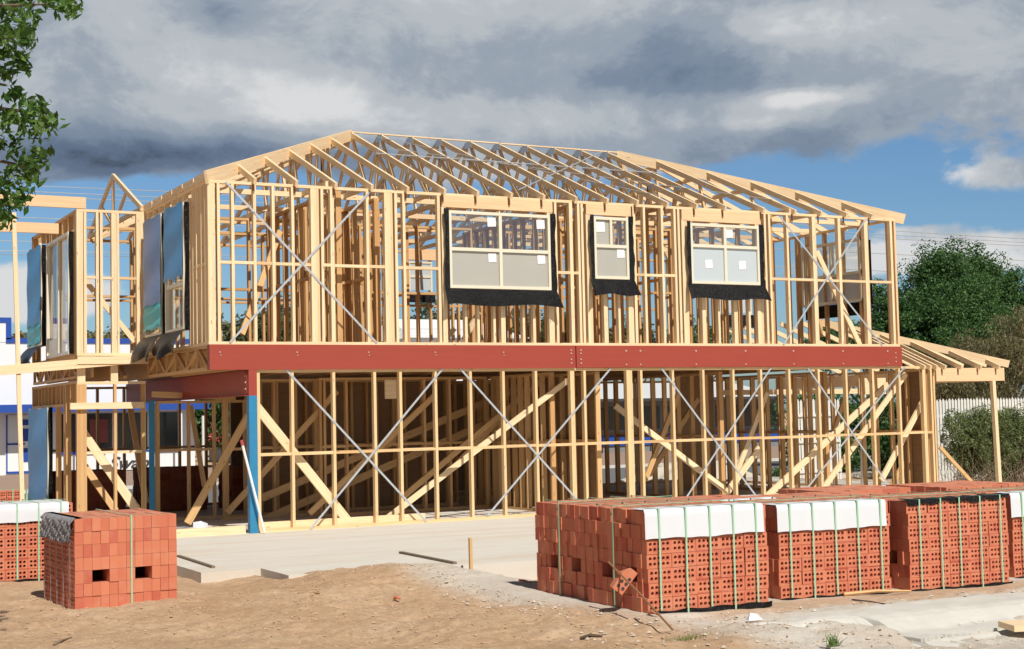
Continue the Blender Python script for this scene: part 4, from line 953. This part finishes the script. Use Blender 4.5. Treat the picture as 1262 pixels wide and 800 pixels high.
# ------------------------------------------------------------------ background buildings
def bbox_part(nm, mat, parent, *b, grain='x'):
    m = MB(); m.box(*b, grain); return m.build(nm, M[mat], parent)
SY = 43.3
shop = empty('shop_building', (0, SY, -.3), 0, 'white rendered shop with royal blue trim across the street on the left', 'shop')
def sp_(nm, mat, x0, x1, y0, y1, z0, z1, par=shop):
    m = MB(); m.box(x0, x1, y0-SY, y1-SY, z0+.3, z1+.3); return m.build(nm, M[mat], par)
sp_('wall', 'white', -40, 12.1, SY, SY+12, -.35, 5.5)
sp_('parapet', 'white', -40, 3.72, SY-.02, SY+.3, 5.5, 6.35); sp_('parapet', 'blue', -40, 3.95, SY-.05, SY+.32, 6.35, 6.58); sp_('parapet', 'blue', 3.72, 3.95, SY-.05, SY+.32, 5.62, 6.35)
sp_('parapet', 'blue', 3.72, 12.15, SY-.05, SY+.32, 5.46, 5.68)
sp_('awning', 'blue', -40, 12.3, SY-1.6, SY, 2.55, 2.72); sp_('awning', 'blue', -40, 12.3, SY-1.65, SY-1.6, 2.40, 2.74)
for i in range(9): sp_('post', 'white', -25+i*4.5, -24.9+i*4.5, SY-1.5, SY-1.4, -.3, 2.5)
dr = sp_('door', 'white', 3.7, 4.95, SY-.06, SY, -.28, 2.3)
for a, b, c, d in ((3.72, 3.78, -.2, 2.3), (3.72, 4.9, -.25, -.15), (3.72, 4.5, 1.0, 1.08), (4.4, 4.8, .25, .85), (4.4, 4.8, 1.15, 1.7), (4.4, 4.8, 1.85, 2.1)): 
    sp_('door_panel', 'blue', a, b, SY-.085, SY-.06, c, d, dr).matrix_parent_inverse = Matrix()
for a, b in ((5.9, 8.3), (8.55, 11.3), (-2.5, 2.8), (-9, -4)):
    wnd = sp_('window', 'darkglass', a, b, SY-.04, SY+.0, .62, 2.3); sp_('frame', 'blue', a-.06, b+.06, SY-.07, SY-.01, .50, .62, wnd); sp_('frame', 'whitewood', (a+b)/2-.04, (a+b)/2+.04, SY-.07, SY-.041, .62, 2.3, wnd)
sp_('frame', 'blue', 11.3, 11.38, SY-.07, SY, .5, 2.35)
sp_('poster', 'redposter', 7.3, 8.1, SY-.06, SY-.041, 1.0, 2.05)
sg = bpy.data.curves.new('lettering', 'FONT'); sg.body = 'Swap'; sg.size = 1.0; sg.shear = .4; sg.extrude = .01; sg.offset = .02
so_ = bpy.data.objects.new('lettering', sg); C.objects.link(so_); bpy.context.view_layer.update()
me_ = bpy.data.meshes.new_from_object(so_.evaluated_get(bpy.context.evaluated_depsgraph_get())); bpy.data.objects.remove(so_)
sb = sp_('sign_board', 'white', 7.9, 10.0, SY-.45, SY-.40, -.25, .52, shop)
st = bpy.data.objects.new('lettering', me_); me_.materials.append(M['darkwood']); C.objects.link(st); st.parent = sb; st.location = (8.0, -.46, .12); st.rotation_euler = (R(90), 0, 0); st.scale = (.85, .75, 1)

def flatbuilding(name, label, cat, x0, x1, y0, y1, z0, zw, zr_, wall_m, roof_m, wins=(), gable=True):
    b = empty(name, ((x0+x1)/2, y0, z0), 0, label, cat); ox, oy = (x0+x1)/2, y0
    m = MB(); m.box(x0-ox, x1-ox, 0, y1-oy, 0, zw-z0); m.build('wall', M[wall_m], b)
    m = MB(); ym = (y1-y0)/2; a, c = x0-ox-.4, x1-ox+.4
    m.poly([(a, -.5, zw-z0), (c, -.5, zw-z0), (c-1.5, ym, zr_-z0), (a+1.5, ym, zr_-z0), (a, y1-oy+.5, zw-z0), (c, y1-oy+.5, zw-z0)], [[0, 1, 2, 3], [2, 5, 4, 3], [0, 3, 4], [1, 5, 2], [0, 4, 5, 1]])
    m.build('roof', M[roof_m], b)
    for (wa, wb, za, zb, mt) in wins: k = MB(); k.box(wa-ox, wb-ox, -.05, 0, za-z0, zb-z0); k.build('window', M[mt], b)
    return b
nb = flatbuilding('neighbour_building', 'low dark shopfront with pale metal roof and blue band, seen through the right studs', 'building', 31, 46.5, 43.3, 52, -.3, 2.45, 3.6, 'grey', 'roofmetal',
    [(32+i*2.1, 33.7+i*2.1, .9, 2.1, 'darkglass') for i in range(7)])
m = MB(); m.box(-7.9, 7.9, -.09, -.055, .35, 1.0); m.build('blue_band', M['blue'], nb); m = MB(); m.box(-8, 8, -1.8, -.1, 2.7, 2.85); m.build('verandah', M['darkwood'], nb)
for i in range(6): m = MB(); m.box(-7.8+i*3.1, -7.7+i*3.1, -1.75, -1.65, 0, 2.7, 'z'); m.build('post', M['darkwood'], nb)
flatbuilding('storage_shed', 'far shed with white gabled roof just above the red beam, behind the widest window', 'shed', 30.6, 38.6, 60, 70, -.4, 6.75, 8.3, 'white', 'white')
flatbuilding('storage_shed', 'far white-roofed shed low behind the studs left of the narrow window', 'shed', 24.3, 29.0, 62, 70, -.4, 5.9, 7.2, 'grey', 'white')
flatbuilding('neighbour_house', 'pale house wall glimpsed low through the middle of the ground floor', 'building', 16.5, 29, 47, 56, -.3, 3., 4.3, 'grey', 'roofmetal')
# sand heap behind the house
def sf(u_, v_): a = u_*2*math.pi; r_ = v_*2.2*(1+.15*math.sin(3*a)+.08*math.sin(7*a)); return (17.5+r_*math.cos(a)*1.3, 11.2+r_*math.sin(a)*.8, -.45+1.0*max(0, 1-v_)**.8+.05*math.sin(9*a)*v_)
tag(sheet(sf, 48, 12).build('sand_heap', M['sand'], None, True), 'pale heap of sand behind the house, seen through the right studs', 'sand heap')

# street pole, wires
m = MB(); p = at(251, 574, 40); m.tube([p, p+V(0, 0, 2.2)], .07, 8); tag(m.build('sign_post', M['whitewood']), 'white post by the street seen through the garage opening', 'post')
pl_ = empty('power_line', (-30, 56, 0), 0, 'run of thin overhead wires behind the house, upper left to right', 'power line')
for z in (at(60, 228, 56)[2], at(60, 236, 56)[2], at(100, 244, 56)[2], at(30, 306, 56)[2], at(30, 311, 56)[2], at(1180, 316, 56)[2], at(1150, 335, 56)[2]):
    m = MB(); hi = z > 11; n_ = 30
    sag = random.uniform(.1, .3); m.tube([(x_, 0+random.uniform(0, 0), z-sag*math.sin(math.pi*((x_) % 45)/45)) for x_ in np.linspace(0, 130, 70)], .022 if hi else .018, 4); m.build('wire', M['galv'] if hi else M['wire'], pl_)
for x_ in (-12., 78.):
    m = MB(); m.tube([(x_+30, .3, -.3), (x_+30, .3, 12.3)], .14, 8); m.box(x_+29, x_+31, .25, .35, 11.8, 11.9); m.build('pole', M['twig'], pl_)

# picket fence
def fence(x0, x1, y, z0, h, label, back=False):
    f = empty('picket_fence', (x0, y, z0), 0, label, 'fence', 'white picket fences')
    m = MB(); x = 0.
    while x < x1-x0:
        hh = h+random.uniform(-.02, .02); m.box(x, x+.085, 0, .02, .12, hh, 'z'); n0 = len(m.v)
        m.poly([(x, 0, hh), (x+.085, 0, hh), (x+.0425, 0, hh+.07), (x, .02, hh), (x+.085, .02, hh), (x+.0425, .02, hh+.07)], [[0, 1, 2], [5, 4, 3], [0, 2, 5, 3], [1, 4, 5, 2]]); x += .117
    m.build('pickets', M['whitewood'], f)
    for z in (.35, h*.5, h-.45): m = MB(); yy = -.045 if back else .022; m.box(0, x1-x0, yy, yy+.04, z, z+.08); m.build('rail', M['whitewood'], f)
    i = 0.
    while i < x1-x0: m = MB(); m.box(i, i+.1, .065, .165, 0, h-.1, 'z'); m.build('post', M['whitewood'], f); i += 2.4
fence(22.4, 34, 6.95, -.4, 2.36, 'white picket fence behind the round bush on the right')
fence(X0(963, 560, 11.), 22.3, 10.5, -.4, 2.45, 'white picket fence seen through the ground floor frame', True)

# ------------------------------------------------------------------ vegetation
def leaf_quads(centers, rad, n, size, r, squash=1., aspect=.45, droop=0., shell=.55):
    """n leaf-sized quads per clump centre"""
    K = len(centers); c = np.repeat(np.asarray(centers, float), n, 0); rr = np.repeat(np.asarray(rad, float).reshape(-1), n) if np.ndim(rad) else np.full(K*n, rad)
    d = r.normal(size=(K*n, 3)); d /= np.linalg.norm(d, axis=1, keepdims=True); rad_ = rr*(shell + (1-shell)*r.random(K*n))**1.0
    p = c + d*rad_[:, None]*np.array([1, 1, squash])
    nrm = d*.6 + r.normal(size=(K*n, 3))*.7 + np.array([0, 0, .35]); nrm /= np.linalg.norm(nrm, axis=1, keepdims=True)
    t = r.normal(size=(K*n, 3)) + np.array([0, 0, -droop]); t -= nrm*np.sum(t*nrm, 1, keepdims=True); t /= np.linalg.norm(t, axis=1, keepdims=True); b = np.cross(nrm, t)
    s = size*r.uniform(.6, 1.3, (K*n, 1))
    return np.stack([p-t*s*.5, p-b*s*aspect*.5+t*s*.05, p+t*s*.5, p+b*s*aspect*.5+t*s*.05], 1)
def tree(name, label, cat, base, blobs, nclump, crad, nleaf, size, mat, seed, group=None, trunk=.2, droop=0., aspect=.5, squash=.8, twigs=True):
    """blobs: list of (centre, radii); the crown is clumps spread over the blobs' volume, leaving gaps"""
    r = np.random.default_rng(seed); base = V(*base); root = empty(name, tuple(base), 0, label, cat, group)
    cs, rs = [], []
    vol = np.array([b[1][0]*b[1][1]*b[1][2] for b in blobs])**.67; vol = vol/vol.sum()
    for (bc, br), f in zip(blobs, vol):
        k = max(3, int(nclump*f)); d = r.normal(size=(k, 3)); d /= np.linalg.norm(d, axis=1, keepdims=True)
        rad = (.45+.55*r.random((k, 1))**.6)*(1+.12*r.normal(size=(k, 1))); cs.append(np.array(bc)+d*rad*np.array(br)); rs.append(crad*r.uniform(.5, 1.35, k))
    cs = np.concatenate(cs)-base; rs = np.concatenate(rs)
    Q = leaf_quads(cs, rs, nleaf, size, r, squash, aspect, droop)
    fast_quads('crown', Q, M[mat], root)
    m = MB(); top = np.mean(np.array([b[0] for b in blobs]), 0)-base; m.tube([V(0, 0, -.3), top*.35+V(.1, 0, 0), top*.75], trunk, 8, r2=trunk*.45)
    for k in range(min(26, len(cs))):
        c = cs[r.integers(len(cs))]; s0 = top*(.25+.45*r.random()); m.tube([s0, s0*.5+c*.5+r.normal(size=3)*.15, c], trunk*.35, 5, r2=.012)
    m.build('trunk', M['bark'], root); return root
def blob(px, py, Y, rx, rz, ry=None):
    c = at(px, py, Y); s = np.linalg.norm(c-CAM)/FL*1.0; return (c, (rx*s, (ry or rx)*s, rz*s))
# big dark tree on the right
def T(*a, **k): return tree(*a, **k)
T('leafy_tree', 'tall dark green tree directly right of the upper frame, the highest crown there', 'tree', tuple(at(1165, 600, 18)*V(1, 1, 0)+V(0, 0, -.4)), [blob(1165, 375, 18, 52, 62), blob(1200, 345, 18.5, 36, 34), blob(1148, 410, 17.5, 48, 55), blob(1158, 335, 18, 26, 24), blob(1195, 420, 17.5, 48, 50)], 420, .55, 210, .115, 'leaf_green', 11, group='trees right of the house', trunk=.3, droop=.4)
T('leafy_tree', 'broad dark green tree at the right edge, lower than its neighbour', 'tree', tuple(at(1245, 600, 20)*V(1, 1, 0)+V(0, 0, -.4)), [blob(1240, 385, 20, 42, 45), blob(1268, 400, 20, 40, 40), blob(1225, 365, 20, 26, 28), blob(1235, 430, 19.5, 50, 36)], 330, .55, 210, .115, 'leaf_green', 12, group='trees right of the house', trunk=.3, droop=.4)
T('leafy_tree', 'narrow green treetop glimpsed between the last two upper posts', 'tree', tuple(at(1088, 600, 19)*V(1, 1, 0)+V(0, 0, -.4)), [blob(1090, 385, 19, 22, 42), blob(1105, 415, 19, 36, 36), blob(1075, 420, 19, 26, 30), blob(1030, 425, 19.5, 36, 30)], 200, .5, 170, .115, 'leaf_green', 13, group='trees right of the house', trunk=.2, droop=.4)
T('drooping_tree', 'brownish olive feathery tree above the picket fence on the right', 'tree', tuple(at(1235, 600, 9.5)*V(1, 1, 0)+V(0, 0, -.4)), [blob(1215, 455, 9.5, 55, 40), blob(1255, 430, 9.5, 36, 42), blob(1180, 478, 9.3, 48, 22), blob(1150, 470, 9.3, 30, 20)], 300, .42, 130, .15, 'leaf_olive', 14, trunk=.18, droop=1.6, aspect=.16)
T('round_bush', 'grey green bush with bare twigs low down, left of the porch post', 'bush', tuple(at(1190, 598, 4.6)*V(1, 1, 0)+V(0, 0, -.35)), [blob(1205, 530, 4.6, 36, 26), blob(1188, 548, 4.4, 26, 30), blob(1215, 560, 4.7, 30, 30)], 230, .22, 130, .085, 'leaf_bush', 15, group='bushes before the fence', trunk=.05, aspect=.3, squash=1)
T('round_bush', 'grey green bush cut off by the right edge behind the porch post', 'bush', tuple(at(1250, 598, 4.8)*V(1, 1, 0)+V(0, 0, -.35)), [blob(1248, 530, 4.8, 30, 24), blob(1262, 552, 4.8, 26, 36), blob(1240, 562, 4.9, 22, 28)], 200, .22, 130, .085, 'leaf_bush', 16, group='bushes before the fence', trunk=.05, aspect=.3, squash=1)
for (px, Y, lab, sd_) in ((1200, 4.3, 'tangle of dry bare twigs inside the left bush', 3), (1250, 4.5, 'tangle of dry bare twigs inside the right edge bush', 4)):
    r = np.random.default_rng(sd_); m = MB(); b0 = at(px, 596, Y)
    for k in range(120):
        d = r.normal(size=3)*V(.5, .3, .2)+V(0, 0, .8); d /= np.linalg.norm(d); s0 = b0+V(r.normal()*.5, r.normal()*.2, 0); e = s0+d*r.uniform(.5, 1.5); m.tube([s0, (s0+e)/2+r.normal(size=3)*.1, e], .009, 3, cap=False, r2=.003)
    tag(m.build('dry_twigs', M['twig']), lab, 'twigs')
# far tree line behind the shops, and greenery by the street
far = [(300, 392, 62, 34, 26, 'leaf_far'), (350, 385, 70, 40, 22, 'leaf_far'), (400, 395, 66, 36, 20, 'leaf_green'), (455, 398, 70, 40, 20, 'leaf_far'), (530, 385, 75, 36, 26, 'leaf_far'), (590, 380, 78, 34, 22, 'leaf_olive'), (650, 388, 75, 38, 26, 'leaf_far'), (700, 392, 70, 30, 22, 'leaf_far'), (60, 416, 78, 60, 7, 'leaf_olive'), (160, 418, 78, 60, 8, 'leaf_olive'), (860, 405, 75, 40, 18, 'leaf_green'), (780, 400, 72, 36, 20, 'leaf_far')]
flab = ['far bushy tree behind the leftmost upper studs', 'far tree low behind the crossed upper straps', 'far darker tree behind the second group of upper studs', 'far tree low behind the thick upper stud cluster', 'far olive tree left of the widest window', 'far brownish tree under the widest window', 'far tree under the right half of the widest window', 'far tree between the widest and narrow windows', 'far treetops over the shop parapet by the left pole', 'far treetops over the shop parapet behind the wing', 'far dark tree under the right upper window', 'far tree behind the studs right of the narrow window']
for i, ((px, py, Y, rx, rz, mt), lb_) in enumerate(zip(far, flab)):
    T('distant_tree', lb_, 'tree', tuple(at(px, 560, Y)*V(1, 1, 0)+V(0, 0, -.4)), [blob(px, py+rz, Y, rx, rz*1.3), blob(px+rx*.5, py+rz*1.2, Y, rx*.6, rz), blob(px-rx*.5, py+rz*1.5, Y, rx*.6, rz)], 90, .9, 70, .32, mt, 40+i, group='distant trees behind the street', trunk=.3)
T('street_bush', 'green bush with red flowers across the street, behind the white post', 'bush', tuple(at(275, 560, 46)*V(1, 1, 0)+V(0, 0, -.3)), [blob(262, 520, 46, 30, 26), blob(290, 530, 46, 30, 26), blob(275, 490, 46, 30, 24)], 120, .6, 70, .26, 'leaf_green', 70, trunk=.2)
for px, sd_, lb_ in ((1010, 81, 'dark hedge behind the picket fence, left of the inner white post'), (1085, 82, 'dark hedge behind the fence, right of the inner white post'), (1145, 83, 'dark hedge behind the fence where the lower wall ends')):
    T('tall_hedge', lb_, 'hedge', tuple(at(px, 600, 14)*V(1, 1, 0)+V(0, 0, -.4)), [blob(px, 520, 14, 45, 36), blob(px+10, 555, 14, 45, 36)], 110, .45, 90, .15, 'leaf_green', sd_, group='hedges behind the picket fence')
r = np.random.default_rng(5); fast_quads('blossom', leaf_quads([at(262, 528, 45)-at(275, 560, 46)*V(1, 1, 0), at(275, 532, 45)-at(275, 560, 46)*V(1, 1, 0)], .5, 60, .16, r), M['flower'], bpy.data.objects['street_bush'])
T('street_bush', 'low green plants beside the fence inside the ground floor frame', 'bush', tuple(at(955, 608, 9)*V(1, 1, 0)+V(0, 0, -.38)), [blob(955, 590, 9, 12, 12), blob(985, 605, 9, 30, 8), blob(1030, 606, 9, 26, 8)], 60, .2, 70, .1, 'leaf_green', 71, trunk=.04)
# near tree at the left: trunk out of frame, sprays of leaves hang into view
NT_D = 10.5
def near(px, py, D=NT_D): d = ray(px, py); return CAM + d/FL*D
tb = near(-230, 640, 11.5); tb[2] = 0.05
clumps = [(10, 8, 30), (42, 4, 22), (72, 3, 14), (88, 10, 8), (12, 38, 24), (30, 28, 14), (10, 65, 14), (8, 92, 12), (12, 118, 10), (34, 140, 20), (52, 132, 10), (48, 160, 17), (14, 150, 22), (62, 150, 8), (8, 178, 18), (22, 200, 18), (42, 208, 15), (50, 190, 9), (34, 228, 14), (12, 226, 20), (22, 246, 11), (6, 252, 14), (4, 268, 7), (30, 50, 9), (30, 75, 7), (-30, 60, 50), (-35, 170, 50), (-30, 0, 50), (-40, 250, 40)]
r = np.random.default_rng(21); cs, rs = [], []
for px, py, pr in clumps:
    k = max(3, int(pr/5))
    for _ in range(k):
        a_, q_ = r.random()*6.28, r.random()**.5*pr*.68; D = NT_D+r.normal()*.25; cs.append(near(px+q_*math.cos(a_), py+q_*math.sin(a_), D)); rs.append(.055+pr*.0012)
root = empty('overhanging_tree', tuple(tb), 0, 'leafy green branches hanging in at the upper left corner', 'tree')
Q = leaf_quads(np.array(cs)-tb, np.array(rs)*1.45, 18, .082, r, 1., .42, 1.2, .1); fast_quads('crown', Q, M['leaf_near'], root)
m = MB(); m.tube([V(0, 0, -.3), V(.1, .1, 1.8), V(.15, .1, 3.5), V(.3, .1, 5.5)], .17, 10, r2=.09); m.build('trunk', M['bark'], root)
m = MB()
for (sx, sy), tip in (((-120, 40), (60, 5)), ((-120, 90), (25, 45)), ((-110, 150), (58, 140)), ((-120, 200), (45, 208)), ((-110, 250), (15, 240)), ((-60, 120), (8, 105))):
    s0, e0 = near(sx, sy)-tb, near(*tip)-tb; mid = (s0+e0)/2+V(0, 0, .08); m.tube([V(.2, .1, s0[2]-1.2), s0, mid, e0], .05, 6, r2=.006)
m.build('branch', M['bark'], root)
# grass tufts
def tuft(px, py, n, s, lab, z=-.03):
    r = np.random.default_rng(int(px)); c = atZ(px, py, z); m = MB()
    for k in range(n):
        b0 = c+V(r.normal()*s*.6, r.normal()*s*.25, 0); h = r.uniform(.05, .13); l = V(r.normal()*.03, r.normal()*.03, h); w_ = V(.005, 0, 0)
        m.poly([b0-w_, b0+w_, b0+l*.6+w_*.7, b0+l+V(r.normal()*.02, 0, 0), b0+l*.6-w_*.7], [[0, 1, 2, 3, 4]])
    tag(m.build('grass_tuft', M['grass']), lab, 'grass tuft')
tuft(850, 799, 150, .17, 'small green grass tuft at the bottom edge below the leaning rod'); tuft(1027, 797, 40, .05, 'tiny green weed by the kerb crack')
m = MB()
for i in range(500):
    x_, y_ = random.uniform(17, 32), random.uniform(2.0, 8.6); h = random.uniform(.04, .12); m.poly([(x_, y_, -.41), (x_+.05, y_, -.41), (x_+.02, y_+random.uniform(-.05, .05), -.4+h)], [[0, 1, 2]])
tag(m.build('weeds', M['grass']), 'weeds growing along the picket fence', 'weeds', kind='stuff')
